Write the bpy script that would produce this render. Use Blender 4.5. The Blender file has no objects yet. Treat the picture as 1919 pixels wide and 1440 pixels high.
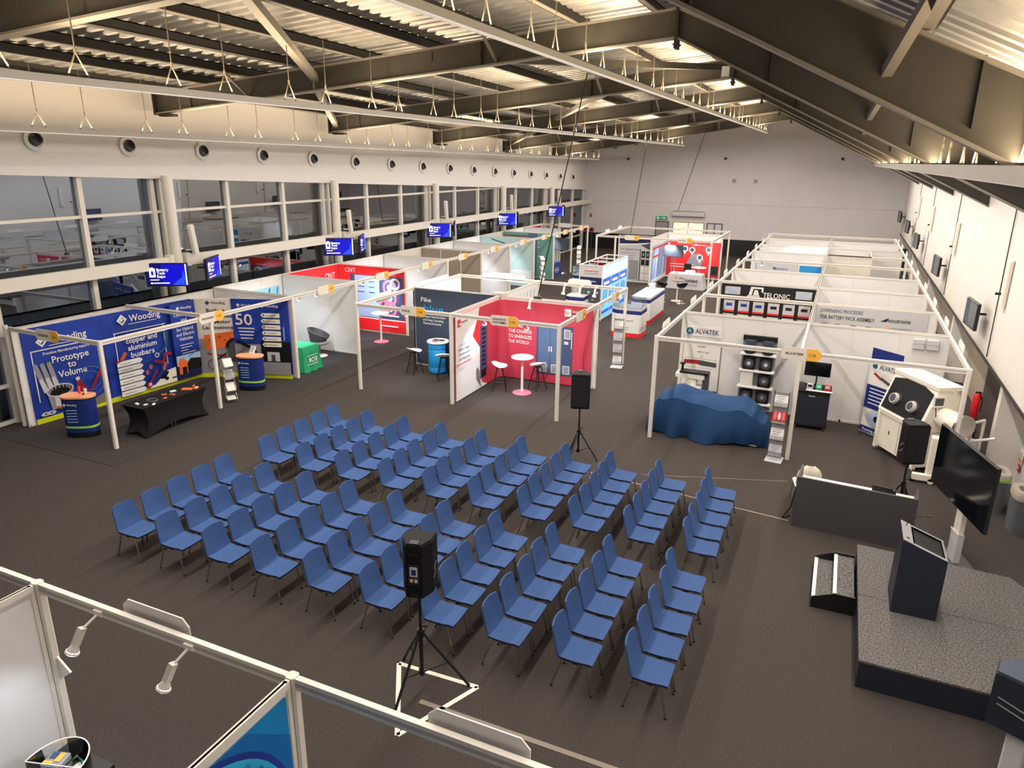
import bpy, math, random
from mathutils import Matrix, Vector
random.seed(7)
C = bpy.context.scene.collection
sc = bpy.context.scene
pi = math.pi

# ---------------------------------------------------------------- camera
cam = bpy.data.cameras.new('camera'); cam_o = bpy.data.objects.new('camera', cam); C.objects.link(cam_o)
cam.sensor_width = 36.0; cam.lens = 1350.0 / 1919 * 36.0; cam.clip_start = 0.05; cam.clip_end = 300
yaw, pit, rol = 0.420757, 0.302895, 0.0118966
fw = Vector((-math.sin(yaw), math.cos(yaw), 0)); rt = Vector((math.cos(yaw), math.sin(yaw), 0)); up = Vector((0, 0, 1))
f2 = fw * math.cos(pit) - up * math.sin(pit); u2 = fw * math.sin(pit) + up * math.cos(pit)
r3 = rt * math.cos(rol) + u2 * math.sin(rol); u3 = -rt * math.sin(rol) + u2 * math.cos(rol)
m3 = Matrix((r3, u3, -f2)).transposed()
cam_o.matrix_world = Matrix.Translation((0, 0, 6.355)) @ m3.to_4x4()
sc.camera = cam_o

# ---------------------------------------------------------------- world, exposure
w = bpy.data.worlds.new('night'); sc.world = w; w.use_nodes = True
w.node_tree.nodes['Background'].inputs[0].default_value = (0.02, 0.05, 0.14, 1)
w.node_tree.nodes['Background'].inputs[1].default_value = 0.35
sc.view_settings.view_transform = 'Standard'; sc.view_settings.look = 'None'
sc.view_settings.exposure = 0.0; sc.view_settings.gamma = 1.0; sc.view_settings.use_curve_mapping = False

# ---------------------------------------------------------------- lamps of the hall (four rows of linear fittings)
WARM = (1.0, 0.80, 0.58); DOWN = (1.0, .91, .83); UPC = (1.0, .75, .47); COOL = (0.80, 0.88, 1.0); NEUT = (1.0, 0.90, 0.78)
def area(name, loc, sx, sy, power, col, direction, parent=None):
    l = bpy.data.lights.new(name, 'AREA'); l.shape = 'RECTANGLE'; l.size = sx; l.size_y = sy
    l.energy = power; l.color = col
    o = bpy.data.objects.new(name, l); C.objects.link(o); o.location = loc
    o.rotation_euler = Vector(direction).to_track_quat('-Z', 'Y').to_euler()
    if parent: o.parent = parent
    return o
def lineup(name, x, y0, y1, z0, z1, wd, power, col, upward):
    l = bpy.data.lights.new(name, 'AREA'); l.shape = 'RECTANGLE'; l.size = wd; l.size_y = abs(y1 - y0)
    l.energy = power; l.color = col
    o = bpy.data.objects.new(name, l); C.objects.link(o); o.location = (x, (y0 + y1) / 2, (z0 + z1) / 2)
    tilt = math.atan2(z1 - z0, y1 - y0)
    o.rotation_euler = (tilt if not upward else pi + tilt, 0, 0)
    return o
# x, z at near end, z at far end, y0, y1, down power, up power
ROWS = [(-5.0, 8.10, 8.10, 3.0, 49.0, 2300, 1500), (-10.0, 7.32, 7.32, 3.0, 49.0, 2200, 1500),
        (-16.0, 6.93, 6.42, 2.0, 50.0, 420, 1500), (1.3, 6.275, 6.275, 1.5, 49.0, 1700, 1300)]
for i, (x, z0, z1, y0, y1, pd, pu) in enumerate(ROWS):
    lineup('tube_light_down', x, y0, y1, z0 - .09, z1 - .09, .10, pd, DOWN, False)
    lineup('tube_light_up', x, y0, y1, z0 + .10, z1 + .10, .10, pu, UPC, True)

# ---------------------------------------------------------------- materials
M = {}
def mat(name, col, rough=.6, metal=0.0, spec=.5, emis=None, es=0, noise=0, nscale=200, bump=0, alpha=1, trans=0, coat=0, col2=None):
    m = bpy.data.materials.new(name); m.use_nodes = True; nt = m.node_tree; b = nt.nodes['Principled BSDF']
    c = tuple((x / 12.92 if x <= .04045 else ((x + .055) / 1.055) ** 2.4) for x in col)
    b.inputs['Base Color'].default_value = (*c, 1); b.inputs['Roughness'].default_value = rough
    b.inputs['Metallic'].default_value = metal; b.inputs['Specular IOR Level'].default_value = spec
    if emis: b.inputs['Emission Color'].default_value = (*emis, 1); b.inputs['Emission Strength'].default_value = es
    if trans: b.inputs['Transmission Weight'].default_value = trans
    if coat: b.inputs['Coat Weight'].default_value = coat
    if alpha < 1: b.inputs['Alpha'].default_value = alpha
    if noise or bump:
        tc = nt.nodes.new('ShaderNodeTexCoord'); n = nt.nodes.new('ShaderNodeTexNoise'); n.inputs['Scale'].default_value = nscale
        n.inputs['Detail'].default_value = 4
        nt.links.new(tc.outputs['Object'], n.inputs['Vector'])
        if noise:
            r = nt.nodes.new('ShaderNodeValToRGB'); r.color_ramp.elements[0].position = .35; r.color_ramp.elements[1].position = .65
            lo = tuple(x * (1 - noise) for x in c); hi = tuple(min(1, x * (1 + noise)) for x in c)
            if col2: hi = tuple((x / 12.92 if x <= .04045 else ((x + .055) / 1.055) ** 2.4) for x in col2)
            r.color_ramp.elements[0].color = (*lo, 1); r.color_ramp.elements[1].color = (*hi, 1)
            nt.links.new(n.outputs['Fac'], r.inputs['Fac']); nt.links.new(r.outputs['Color'], b.inputs['Base Color'])
        if bump:
            bp = nt.nodes.new('ShaderNodeBump'); bp.inputs['Strength'].default_value = bump; bp.inputs['Distance'].default_value = .01
            nt.links.new(n.outputs['Fac'], bp.inputs['Height']); nt.links.new(bp.outputs['Normal'], b.inputs['Normal'])
    M[name] = m
    return m
mat('carpet', (.255, .235, .222), .95, spec=.15, noise=.28, nscale=60, bump=.3)
mat('carpet2', (.235, .225, .222), .95, spec=.15, noise=.25, nscale=60, bump=.3)
mat('wall', (.80, .785, .79), .75, spec=.2, noise=.02, nscale=1)
mat('wallr', (.83, .81, .785), .75, spec=.2, noise=.02, nscale=1)
mat('bulk', (.86, .85, .84), .6, spec=.3)
mat('steel', (.27, .26, .24), .55, spec=.3, noise=.05, nscale=3)
mat('steel2', (.15, .15, .15), .5, spec=.4)
mat('flange', (.52, .50, .465), .5, spec=.4)
mat('deck', (.70, .70, .69), .38, metal=.45, noise=.12, nscale=2)
mat('wire', (.45, .43, .38), .7, spec=.1)
mat('white', (.90, .89, .87), .4, noise=.01, nscale=5)
mat('frame', (.88, .86, .82), .4, spec=.5)
mat('seam', (.70, .68, .65), .5)
mat('panel', (.88, .875, .87), .6, spec=.3, noise=.015, nscale=2)
mat('mull', (.86, .84, .80), .4)
mat('black', (.055, .055, .06), .45)
mat('blackmat', (.07, .07, .075), .8, spec=.2)
mat('softblack', (.13, .13, .14), .75, spec=.2, noise=.05, nscale=40)
mat('cloth_black', (.09, .09, .095), .85, spec=.2)
mat('screen', (.02, .03, .055), .12, spec=.5)
mat('screengrey', (.30, .32, .35), .3)
mat('chrome', (.78, .76, .74), .22, metal=1)
mat('chairblue', (.215, .325, .52), .8, spec=.25, noise=.06, nscale=300)
mat('chairedge', (.10, .13, .22), .6)
mat('boardtan', (.86, .83, .78), .5)
mat('yellow', (.93, .70, .26), .5)
mat('lime', (.82, .84, .12), .5)
mat('grass', (.62, .86, .30), .5)
mat('wblue', (.10, .22, .60), .45, noise=.25, nscale=1.2)
mat('wblue2', (.08, .16, .46), .45)
mat('navy', (.07, .10, .28), .5)
mat('red', (.90, .16, .17), .5)
mat('dred', (.62, .10, .15), .5)
mat('digred', (.76, .22, .30), .6, noise=.06, nscale=1)
mat('orange', (.92, .42, .18), .5)
mat('peach', (.95, .68, .50), .5)
mat('copper', (.80, .42, .30), .4, metal=.4)
mat('slate', (.22, .26, .33), .6)
mat('steelblue', (.33, .42, .56), .5)
mat('slateblue', (.24, .30, .43), .5)
mat('cyan', (.12, .55, .80), .5)
mat('lcyan', (.62, .84, .90), .4)
mat('sky', (.62, .76, .90), .5)
mat('green', (.13, .62, .42), .7)
mat('teal', (.42, .63, .60), .6)
mat('mint', (.72, .82, .82), .6)
mat('grey', (.55, .55, .56), .5)
mat('lgrey', (.76, .76, .77), .5)
mat('dgrey', (.28, .28, .30), .5)
mat('dirt', (.47, .44, .40), .6)
mat('pink', (.90, .45, .55), .5)
mat('tealdk', (.12, .35, .42), .5)
mat('cover', (.12, .25, .41), .75, spec=.2, noise=.05, nscale=8, bump=.15)
mat('cream', (.92, .90, .84), .35)
mat('stagecarpet', (.375, .365, .36), .95, spec=.1, noise=.55, nscale=45, bump=.3)
mat('lectern', (.145, .16, .20), .5, spec=.3)
mat('desk', (.27, .26, .27), .5, spec=.3)
mat('binbody', (.36, .38, .40), .5)
mat('binlid', (.62, .60, .55), .5)
mat('hepco', (.05, .53, .80), .5)
mat('hepco2', (.18, .70, .90), .5)
mat('hepco3', (.02, .42, .72), .5)
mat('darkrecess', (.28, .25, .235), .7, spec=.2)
mat('beige', (.62, .57, .51), .7)
mat('tape', (.90, .88, .82), .6)
mat('strip', (.50, .46, .42), .7)
mat('exitgreen', (.10, .48, .32), .5, emis=(.05, .4, .25), es=.25)
mat('glow', (1, 1, 1), .5, emis=(1, .96, .88), es=14)
mat('glowc', (1, 1, 1), .5, emis=(.86, .93, 1), es=12)
mat('glowsoft', (1, 1, 1), .5, emis=(1, .88, .70), es=.42)
mat('doorlit', (.95, .85, .7), .5, emis=(1, .78, .5), es=.9)
mat('scrblue', (.01, .02, .3), .3, emis=(.0, .0, .62), es=1.0)
mat('scrnavy', (.01, .01, .1), .3, emis=(.0, .0, .16), es=1.0)
mat('scrblue2', (.01, .1, .5), .3, emis=(.02, .08, .9), es=1.0)
mat('scrwhite', (1, 1, 1), .3, emis=(.85, .9, 1), es=1.1)
mat('lightbox', (.5, .8, 1), .3, emis=(.22, .6, 1), es=.5)
mat('lightboxb', (.05, .25, .7), .3, emis=(.03, .16, .65), es=.6)
mat('lightboxg', (.8, 1, .9), .3, emis=(.45, .85, .9), es=.5)
mat('redline', (.86, .28, .35), .6)
def glassmat(name, tint, fac_min, rough=.0):
    m = bpy.data.materials.new(name); m.use_nodes = True; nt = m.node_tree
    for n in list(nt.nodes): nt.nodes.remove(n)
    o = nt.nodes.new('ShaderNodeOutputMaterial'); mx = nt.nodes.new('ShaderNodeMixShader')
    t = nt.nodes.new('ShaderNodeBsdfTransparent'); t.inputs[0].default_value = (*tint, 1)
    g = nt.nodes.new('ShaderNodeBsdfGlossy'); g.inputs['Roughness'].default_value = rough; g.inputs['Color'].default_value = (.92, .96, 1, 1)
    lw = nt.nodes.new('ShaderNodeFresnel'); lw.inputs['IOR'].default_value = 1.5
    mr = nt.nodes.new('ShaderNodeMapRange'); mr.inputs['To Min'].default_value = fac_min
    nt.links.new(lw.outputs[0], mr.inputs['Value']); nt.links.new(mr.outputs[0], mx.inputs[0])
    nt.links.new(t.outputs[0], mx.inputs[1]); nt.links.new(g.outputs[0], mx.inputs[2]); nt.links.new(mx.outputs[0], o.inputs[0])
    M[name] = m
glassmat('window', (.5, .62, .75), .16)
glassmat('acrylic', (.97, .98, .98), .03)
glassmat('showglass', (.90, .96, 1), .04)

# ---------------------------------------------------------------- mesh helpers
_txt = {}
def glyphs(s):
    if s not in _txt:
        cu = bpy.data.curves.new('text', 'FONT'); cu.body = s; cu.size = 1; cu.resolution_u = 2; cu.offset = .012
        ob = bpy.data.objects.new('text', cu); me = bpy.data.meshes.new_from_object(ob)
        vs = [(v.co.x, v.co.y) for v in me.vertices]; fs = [tuple(p.vertices) for p in me.polygons]
        bpy.data.objects.remove(ob); bpy.data.curves.remove(cu); bpy.data.meshes.remove(me)
        if not vs: vs = [(0, 0)]
        x0 = min(v[0] for v in vs); x1 = max(v[0] for v in vs)
        _txt[s] = ([(v[0] - x0, v[1]) for v in vs], fs, x1 - x0)
    return _txt[s]
class MB:
    def __init__(s): s.v = []; s.f = []; s.m = []; s.mats = []; s.T = Matrix.Identity(4)
    def mi(s, n):
        if n not in s.mats: s.mats.append(n)
        return s.mats.index(n)
    def add(s, vs, fs, m):
        b = len(s.v); k = s.mi(m)
        s.v += [tuple(s.T @ Vector(v)) for v in vs]; s.f += [tuple(i + b for i in f) for f in fs]; s.m += [k] * len(fs)
        return s
    def box(s, x0, y0, z0, x1, y1, z1, m):
        if x0 > x1: x0, x1 = x1, x0
        if y0 > y1: y0, y1 = y1, y0
        if z0 > z1: z0, z1 = z1, z0
        return s.add([(x0, y0, z0), (x1, y0, z0), (x1, y1, z0), (x0, y1, z0), (x0, y0, z1), (x1, y0, z1), (x1, y1, z1), (x0, y1, z1)],
                     [(0, 3, 2, 1), (4, 5, 6, 7), (0, 1, 5, 4), (1, 2, 6, 5), (2, 3, 7, 6), (3, 0, 4, 7)], m)
    def bbox(s, x0, y0, z0, x1, y1, z1, m, r=.01):   # box with chamfered vertical edges and top
        pts = [(x0 + r, y0), (x1 - r, y0), (x1, y0 + r), (x1, y1 - r), (x1 - r, y1), (x0 + r, y1), (x0, y1 - r), (x0, y0 + r)]
        s.prism(pts, z0, z1 - r, m); cx, cy = (x0 + x1) / 2, (y0 + y1) / 2
        top = [(cx + (p[0] - cx) * (1 - r / max(1e-6, (x1 - x0) / 2)), cy + (p[1] - cy) * (1 - r / max(1e-6, (y1 - y0) / 2))) for p in pts]
        n = 8; return s.add([(*p, z1 - r) for p in pts] + [(*p, z1) for p in top], [(i, (i + 1) % n, n + (i + 1) % n, n + i) for i in range(n)] + [tuple(range(n, 2 * n))], m)
    def beam(s, a, b, wd, ht, m, upv=(0, 0, 1)):
        a = Vector(a); b = Vector(b); d = (b - a).normalized(); sd = d.cross(Vector(upv)).normalized() * wd / 2; u = sd.cross(d).normalized() * ht / 2
        vs = [p + q for p in (a, b) for q in (-sd - u, sd - u, sd + u, -sd + u)]
        return s.add(vs, [(0, 1, 2, 3), (7, 6, 5, 4), (0, 4, 5, 1), (1, 5, 6, 2), (2, 6, 7, 3), (3, 7, 4, 0)], m)
    def cyl(s, a, b, r, m, r1=None, n=12, caps=True):
        a = Vector(a); b = Vector(b); r1 = r if r1 is None else r1
        d = (b - a).normalized(); x = d.orthogonal().normalized(); y = d.cross(x)
        vs = [a + (x * math.cos(2 * pi * i / n) + y * math.sin(2 * pi * i / n)) * r for i in range(n)] + [b + (x * math.cos(2 * pi * i / n) + y * math.sin(2 * pi * i / n)) * r1 for i in range(n)]
        fs = [(i, (i + 1) % n, n + (i + 1) % n, n + i) for i in range(n)]
        if caps: fs += [tuple(range(n - 1, -1, -1)), tuple(range(n, 2 * n))]
        return s.add(vs, fs, m)
    def tube(s, pts, r, m, n=8):
        P = [Vector(p) for p in pts]; vs = []; x = None
        for i, p in enumerate(P):
            d = (P[min(i + 1, len(P) - 1)] - P[max(i - 1, 0)]).normalized()
            x = (x - d * x.dot(d)).normalized() if x else d.orthogonal().normalized(); y = d.cross(x)
            vs += [p + (x * math.cos(2 * pi * k / n) + y * math.sin(2 * pi * k / n)) * r for k in range(n)]
        fs = [(i * n + k, i * n + (k + 1) % n, (i + 1) * n + (k + 1) % n, (i + 1) * n + k) for i in range(len(P) - 1) for k in range(n)]
        fs += [tuple(range(n - 1, -1, -1)), tuple(range(len(vs) - n, len(vs)))]
        return s.add(vs, fs, m)
    def lathe(s, prof, m, c=(0, 0, 0), n=24, sx=1, sy=1, a0=0, a1=2 * pi):
        full = abs(a1 - a0 - 2 * pi) < 1e-6; k = n if full else n + 1
        vs = [(c[0] + r * sx * math.cos(a0 + (a1 - a0) * i / n), c[1] + r * sy * math.sin(a0 + (a1 - a0) * i / n), c[2] + z) for r, z in prof for i in range(k)]
        fs = [(j * k + i, j * k + (i + 1) % k, (j + 1) * k + (i + 1) % k, (j + 1) * k + i) for j in range(len(prof) - 1) for i in range(n)]
        return s.add(vs, fs, m)
    def prism(s, pts, z0, z1, m):
        n = len(pts)
        return s.add([(*p, z0) for p in pts] + [(*p, z1) for p in pts], [(i, (i + 1) % n, n + (i + 1) % n, n + i) for i in range(n)] + [tuple(range(n - 1, -1, -1)), tuple(range(n, 2 * n))], m)
    def sheet(s, fn, nu, nv, t, m, m2=None):
        g = [[Vector(fn(i / nu, j / nv)) for j in range(nv + 1)] for i in range(nu + 1)]; vs = []; N = []
        for i in range(nu + 1):
            for j in range(nv + 1):
                du = g[min(i + 1, nu)][j] - g[max(i - 1, 0)][j]; dv = g[i][min(j + 1, nv)] - g[i][max(j - 1, 0)]
                N.append(du.cross(dv).normalized() * t); vs.append(g[i][j])
        K = len(vs); W = nv + 1; vs2 = [a - b for a, b in zip(vs, N)]
        q = [(i * W + j, (i + 1) * W + j, (i + 1) * W + j + 1, i * W + j + 1) for i in range(nu) for j in range(nv)]
        s.add(vs + vs2, q, m); b = len(s.v) - 2 * K; k = s.mi(m2 or m)
        bk = [(K + d, K + c, K + b2, K + a) for a, b2, c, d in q]
        rim = [(i * W, K + i * W, K + (i + 1) * W, (i + 1) * W) for i in range(nu)] + [(i * W + nv, (i + 1) * W + nv, K + (i + 1) * W + nv, K + i * W + nv) for i in range(nu)]
        rim += [(j, j + 1, K + j + 1, K + j) for j in range(nv)] + [(nu * W + j, K + nu * W + j, K + nu * W + j + 1, nu * W + j + 1) for j in range(nv)]
        s.f += [tuple(x + b for x in f) for f in bk + rim]; s.m += [k] * (len(bk) + len(rim))
        return s
    def build(s, name, parent=None, label=None, smooth=True, loc=None, rz=0, **kw):
        me = bpy.data.meshes.new(name); me.from_pydata(s.v, [], s.f)
        for n in s.mats: me.materials.append(M[n])
        me.polygons.foreach_set('material_index', s.m)
        if smooth:
            me.polygons.foreach_set('use_smooth', [True] * len(s.f)); me.set_sharp_from_angle(angle=math.radians(32))
        me.update()
        o = bpy.data.objects.new(name, me); C.objects.link(o)
        if parent: o.parent = parent
        if loc: o.location = loc
        o.rotation_euler[2] = rz
        if label: o['label'] = label
        for k, v in kw.items(): o[k] = v
        return o
class Art:   # flat printed graphics on a panel: origin (bottom left), right vector, normal
    def __init__(s, mb, O, U, N, V=(0, 0, 1)): s.b = mb; s.O = Vector(O); s.U = Vector(U).normalized(); s.N = Vector(N).normalized(); s.V = Vector(V).normalized(); s.k = 0
    def P(s, x, y): return s.O + s.U * x + s.V * y + s.N * (.004 + .0015 * s.k)
    def poly(s, pts, m): s.k += 1; s.b.add([s.P(*p) for p in pts], [tuple(range(len(pts)))], m); return s
    def rect(s, x, y, w, h, m): return s.poly([(x, y), (x + w, y), (x + w, y + h), (x, y + h)], m)
    def ell(s, x, y, a, b, m, n=20): return s.poly([(x + a * math.cos(2 * pi * i / n), y + b * math.sin(2 * pi * i / n)) for i in range(n)], m)
    def ring(s, x, y, a, w, m, n=24, a0=0, a1=2 * pi, sy=1):
        s.k += 1; vs = []
        for i in range(n + 1):
            t = a0 + (a1 - a0) * i / n; vs += [s.P(x + a * math.cos(t), y + a * sy * math.sin(t)), s.P(x + (a - w) * math.cos(t), y + (a - w) * sy * math.sin(t))]
        s.b.add(vs, [(2 * i, 2 * i + 2, 2 * i + 3, 2 * i + 1) for i in range(n)], m); return s
    def line(s, x0, y0, x1, y1, w, m):
        d = Vector((x1 - x0, y1 - y0)); q = Vector((-d.y, d.x)).normalized() * w / 2
        return s.poly([(x0 - q.x, y0 - q.y), (x1 - q.x, y1 - q.y), (x1 + q.x, y1 + q.y), (x0 + q.x, y0 + q.y)], m)
    def text(s, x, y, h, t, m, al='l', wd=None):
        vs, fs, W = glyphs(t); sc_ = h / .72; sx = sc_ if wd is None else wd / max(W, 1e-3); s.k += 1
        ox = x - (W * sx / 2 if al == 'c' else W * sx if al == 'r' else 0)
        s.b.add([s.P(ox + a * sx, y + b * sc_) for a, b in vs], fs, m); return s
    def lines(s, x, y, w, n, dy, m, h=.02):
        for i in range(n): s.rect(x, y - i * dy, w * (1 - .25 * ((i * 7) % 3) / 2), h, m)
        return s
def thing(name, label, cat, loc=(0, 0, 0), rz=0, group=None):
    o = bpy.data.objects.new(name, None); C.objects.link(o); o.location = loc; o.rotation_euler[2] = rz
    o.empty_display_size = .1; o['label'] = label; o['category'] = cat
    if group: o['group'] = group
    return o
def tag(o, label, cat, group=None):
    o['label'] = label; o['category'] = cat
    if group: o['group'] = group
    return o
def struct(o, label=None):
    o['kind'] = 'structure'
    if label: o['label'] = label
    return o
def dup(root, loc, rz, label, group=None):
    r = root.copy(); C.objects.link(r); r.location = loc; r.rotation_euler = (0, 0, rz); r['label'] = label
    if group: r['group'] = group
    for ch in list(root.children):
        c = ch.copy(); C.objects.link(c); c.parent = r
        for g in ch.children:
            d = g.copy(); C.objects.link(d); d.parent = c
    return r
ORD = ['first', 'second', 'third', 'fourth', 'fifth', 'sixth', 'seventh', 'eighth', 'ninth', 'tenth', 'eleventh', 'twelfth']
# ================================================================ SETTING
XW, YB, XR, XL = -18.0, 52.9, 3.38, 3.95
b = MB(); b.add([(-19, -4, 0), (6, -4, 0), (6, 53, 0), (-19, 53, 0)], [(0, 1, 2, 3)], 'carpet')
b.box(-19, -4, -.1, 6, 53, -.001, 'carpet'); struct(b.build('floor', smooth=False))
b = MB(); b.box(-17.9, 9.4, 0, -13.5, 43.6, .008, 'carpet2'); struct(b.build('trim_1', smooth=False), 'darker booth carpet along the glazed wall')
# ground outside the glazing
b = MB(); b.box(-60, -20, -.6, -18.6, 70, -.5, 'blackmat'); struct(b.build('floor_outside', smooth=False))
def zl(y): return 7.43 - .0295 * (y - 15.2)     # underside of rafters at the left eave
RX = -3.4
def ztopl(x, y):
    a = zl(y) + .52; t = (x + 17.5) / (RX + 17.5); return a + (9.12 - a) * t
def ztopr(x): return 9.12 - .415 * (x - RX) if x < -1 else 9.12 - .415 * 2.4 - .46 * (x + 1)
# back wall
b = MB(); b.add([(-18.3, YB, 0), (4.2, YB, 0), (4.2, YB, 6.4), (RX, YB, 9.6), (-18.3, YB, 7.6)], [(0, 4, 3, 2, 1)], 'wall')
b.add([(-18.3, YB + .2, 0), (4.2, YB + .2, 0), (4.2, YB + .2, 6.4), (RX, YB + .2, 9.6), (-18.3, YB + .2, 7.6)], [(0, 1, 2, 3, 4)], 'wall')
b.box(-18, YB - .006, 3.50, 3.4, YB, 3.515, 'grey')
struct(b.build('wall_back', smooth=False))
b = MB(); b.box(-17.9, YB - .03, 0, 3.9, YB, 1.15, 'black'); struct(b.build('baseboard_back', smooth=False))
# right wall: overhanging upper wall, recessed lower wall with dark and beige bays
b = MB(); b.box(XR, -2, 2.1, XR + .75, YB, 6.9, 'wallr'); struct(b.build('wall_right', smooth=False))
b = MB(); b.box(XL, -2, 0, XL + .2, YB, 2.1, 'wallr')
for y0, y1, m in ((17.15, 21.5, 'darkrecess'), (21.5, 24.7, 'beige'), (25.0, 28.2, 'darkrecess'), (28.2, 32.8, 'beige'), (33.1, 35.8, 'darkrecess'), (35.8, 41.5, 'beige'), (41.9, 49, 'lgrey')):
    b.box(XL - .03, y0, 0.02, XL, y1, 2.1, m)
struct(b.build('wall_right_recess', smooth=False))
n = 1
for y in (16.8, 24.8, 32.9, 41.6):
    b = MB(); b.box(XR + .02, y, 0, XL, y + .28, 2.1, 'wallr'); n += 1; struct(b.build('trim_%d' % n, smooth=False), 'white pier under the overhanging right wall')
b = MB(); b.box(XR - .02, 9, 2.05, XR + .02, YB, 2.12, 'black'); n += 1; struct(b.build('trim_%d' % n, smooth=False))  # black strip painting in the shadow line under the overhanging wall
# bulkhead above the windows (bottom edge falls away from the camera) with upper wall
def zb(y): return 5.87 - .0388 * (y - 10.9)
b = MB()
ys = [2 + i * 3 for i in range(17)] + [YB]
vs = []
for y in ys:
    vs += [(-17.78, y, zb(y)), (-17.86, y, zb(y) + 1.25), (-17.98, y, zl(y) + .9), (-18.3, y, zl(y) + .9), (-18.3, y, zb(y))]
fs = [(i * 5 + k, i * 5 + (k + 1) % 5, (i + 1) * 5 + (k + 1) % 5, (i + 1) * 5 + k) for i in range(len(ys) - 1) for k in range(5)]
b.add(vs, fs, 'bulk'); struct(b.build('wall_left', smooth=False))
# round air outlets in the bulkhead
proto = None
for i in range(16):
    y = 11.8 + 2.53 * i; z = zb(y) + .83
    if proto is None:
        proto = thing('air_outlet', '', 'air vent')
        b = MB(); b.T = Matrix.Rotation(pi / 2, 4, 'Y') @ Matrix.Rotation(0, 4, 'Z')
        b.lathe([(.26, 0), (.26, .03), (.20, .06), (.17, .045), (.15, .02)], 'white', n=28); b.build('ring', proto)
        b = MB(); b.T = Matrix.Rotation(math.radians(68), 4, 'Y'); b.lathe([(.15, -.03), (.15, .10), (.12, .11), (.12, .0), (.0, .0)], 'dgrey', n=24); b.build('nozzle', proto)
        o = proto; o.location = (-17.80, y, z)
        o['label'] = 'round white air nozzle high above the windows, nearest of the row'; o['group'] = 'air nozzles above the windows'
    else:
        dup(proto, (-17.80, y, z), 0, 'round air nozzle above the windows, %s from the near end of the row' % (ORD[i] if i < 12 else ['thirteenth', 'fourteenth', 'fifteenth', 'farthest'][i - 12]), 'air nozzles above the windows')
# roof deck
b = MB(); prof = [(0, 0), (.13, 0), (.17, .10), (.31, .10), (.35, 0)]; pitch = .35; vs = []; k = 0
y = 0.0
while y < YB:
    for dy, dz in prof[:4]:
        yy = y + dy
        vs += [(-18.2, yy, ztopl(-18.2, yy) + .24 + dz), (RX, yy, 9.37 + dz)]; k += 1
    y += pitch
b.add(vs, [(2 * i, 2 * i + 1, 2 * i + 3, 2 * i + 2) for i in range(k - 1)], 'deck')
vs = []
for q in range(0, k):
    yy = b.v[2 * q][1]; dz = [0, 0, .10, .10][q % 4]
    vs += [(RX, yy, 9.37 + dz), (-1, yy, ztopr(-1) + .25 + dz), (4.3, yy, ztopr(4.3) + .25 + dz)]
b.add(vs, [f for i in range(k - 1) for f in ((3 * i, 3 * i + 1, 3 * i + 4, 3 * i + 3), (3 * i + 1, 3 * i + 2, 3 * i + 5, 3 * i + 4))], 'deck')
struct(b.build('ceiling', smooth=False))
# wall behind the viewer
b = MB(); b.box(-18.3, -3.2, 0, 4.2, -3, 5.2, 'wall'); struct(b.build('wall_front', smooth=False))
# steel frames
FY = [7.7, 15.2, 22.7, 30.2, 37.7, 45.2]
def ibeam(b, P0, P1, d0, d1, y, m, mf):   # P = (x, ztop); depth below
    (xa, za), (xb, zb_) = P0, P1
    t = .02; fw_ = .11
    b.add([(xa, y - t, za), (xb, y - t, zb_), (xb, y - t, zb_ - d1), (xa, y - t, za - d0), (xa, y + t, za), (xb, y + t, zb_), (xb, y + t, zb_ - d1), (xa, y + t, za - d0)],
          [(0, 3, 2, 1), (4, 5, 6, 7), (0, 4, 7, 3), (1, 2, 6, 5)], m)
    b.beam((xa, y, za), (xb, y, zb_), fw_ * 2, .035, mf); b.beam((xa, y, za - d0), (xb, y, zb_ - d1), fw_ * 2, .035, mf)
for i, y in enumerate(FY):
    t = thing('roof_frame', 'dark steel portal frame under the roof, %s from the viewer' % ORD[i], 'roof beam', (0, 0, 0), 0, 'steel frames under the roof')
    b = MB(); za = zl(y) + .52
    ibeam(b, (-17.5, za), (RX, 9.12), .52, .50, y, 'steel', 'flange')
    b.box(-17.55, y - .13, za - .56, -17.5, y + .13, za + .04, 'steel2')
    b.box(-17.4, y - .1, za - .60, -16.9, y + .1, za - .53, 'steel2')
    for x in (-16.2, -7.6):
        zt = ztopl(x, y); b.box(x - .01, y - .1, zt - .5, x + .01, y + .1, zt - .02, 'steel')
    b.build('left_rafter', t, smooth=False)
    b = MB(); ibeam(b, (RX, 9.12), (4.1, ztopr(4.1)), .50, .82, y, 'steel', 'flange')
    for x in (-1.6, .9): b.box(x - .01, y - .1, ztopr(x) - .6, x + .01, y + .1, ztopr(x) - .02, 'steel')
    b.build('right_rafter', t, smooth=False)
    b = MB(); b.beam((.17, y, 7.13), (.38, y - 1.05, 7.56), .09, .09, 'flange'); b.build('fly_brace', t, smooth=False)
    for s in (-1, 1):
        b = MB(); zt = ztopl(-7.25, y); b.beam((-7.25, y - .02, zt - .46), (-7.25, y + s * .75, zt + .02), .05, .05, 'flange'); b.build('fly_brace', t, smooth=False)
        b = MB(); zt = ztopl(-14.2, y); b.beam((-14.2, y - .02, zt - .46), (-14.2, y + s * .75, zt + .02), .05, .05, 'flange'); b.build('fly_brace', t, smooth=False)
    b = MB(); b.box(RX - .03, y - .13, 8.42, RX + .03, y + .13, 9.2, 'steel2')
    for z in (8.5, 8.7, 8.9, 9.05):
        for s in (-.09, .09): b.cyl((RX - .06, y + s, z), (RX + .06, y + s, z), .018, 'steel2', n=6)
    b.build('apex_plate', t, smooth=False)
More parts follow.
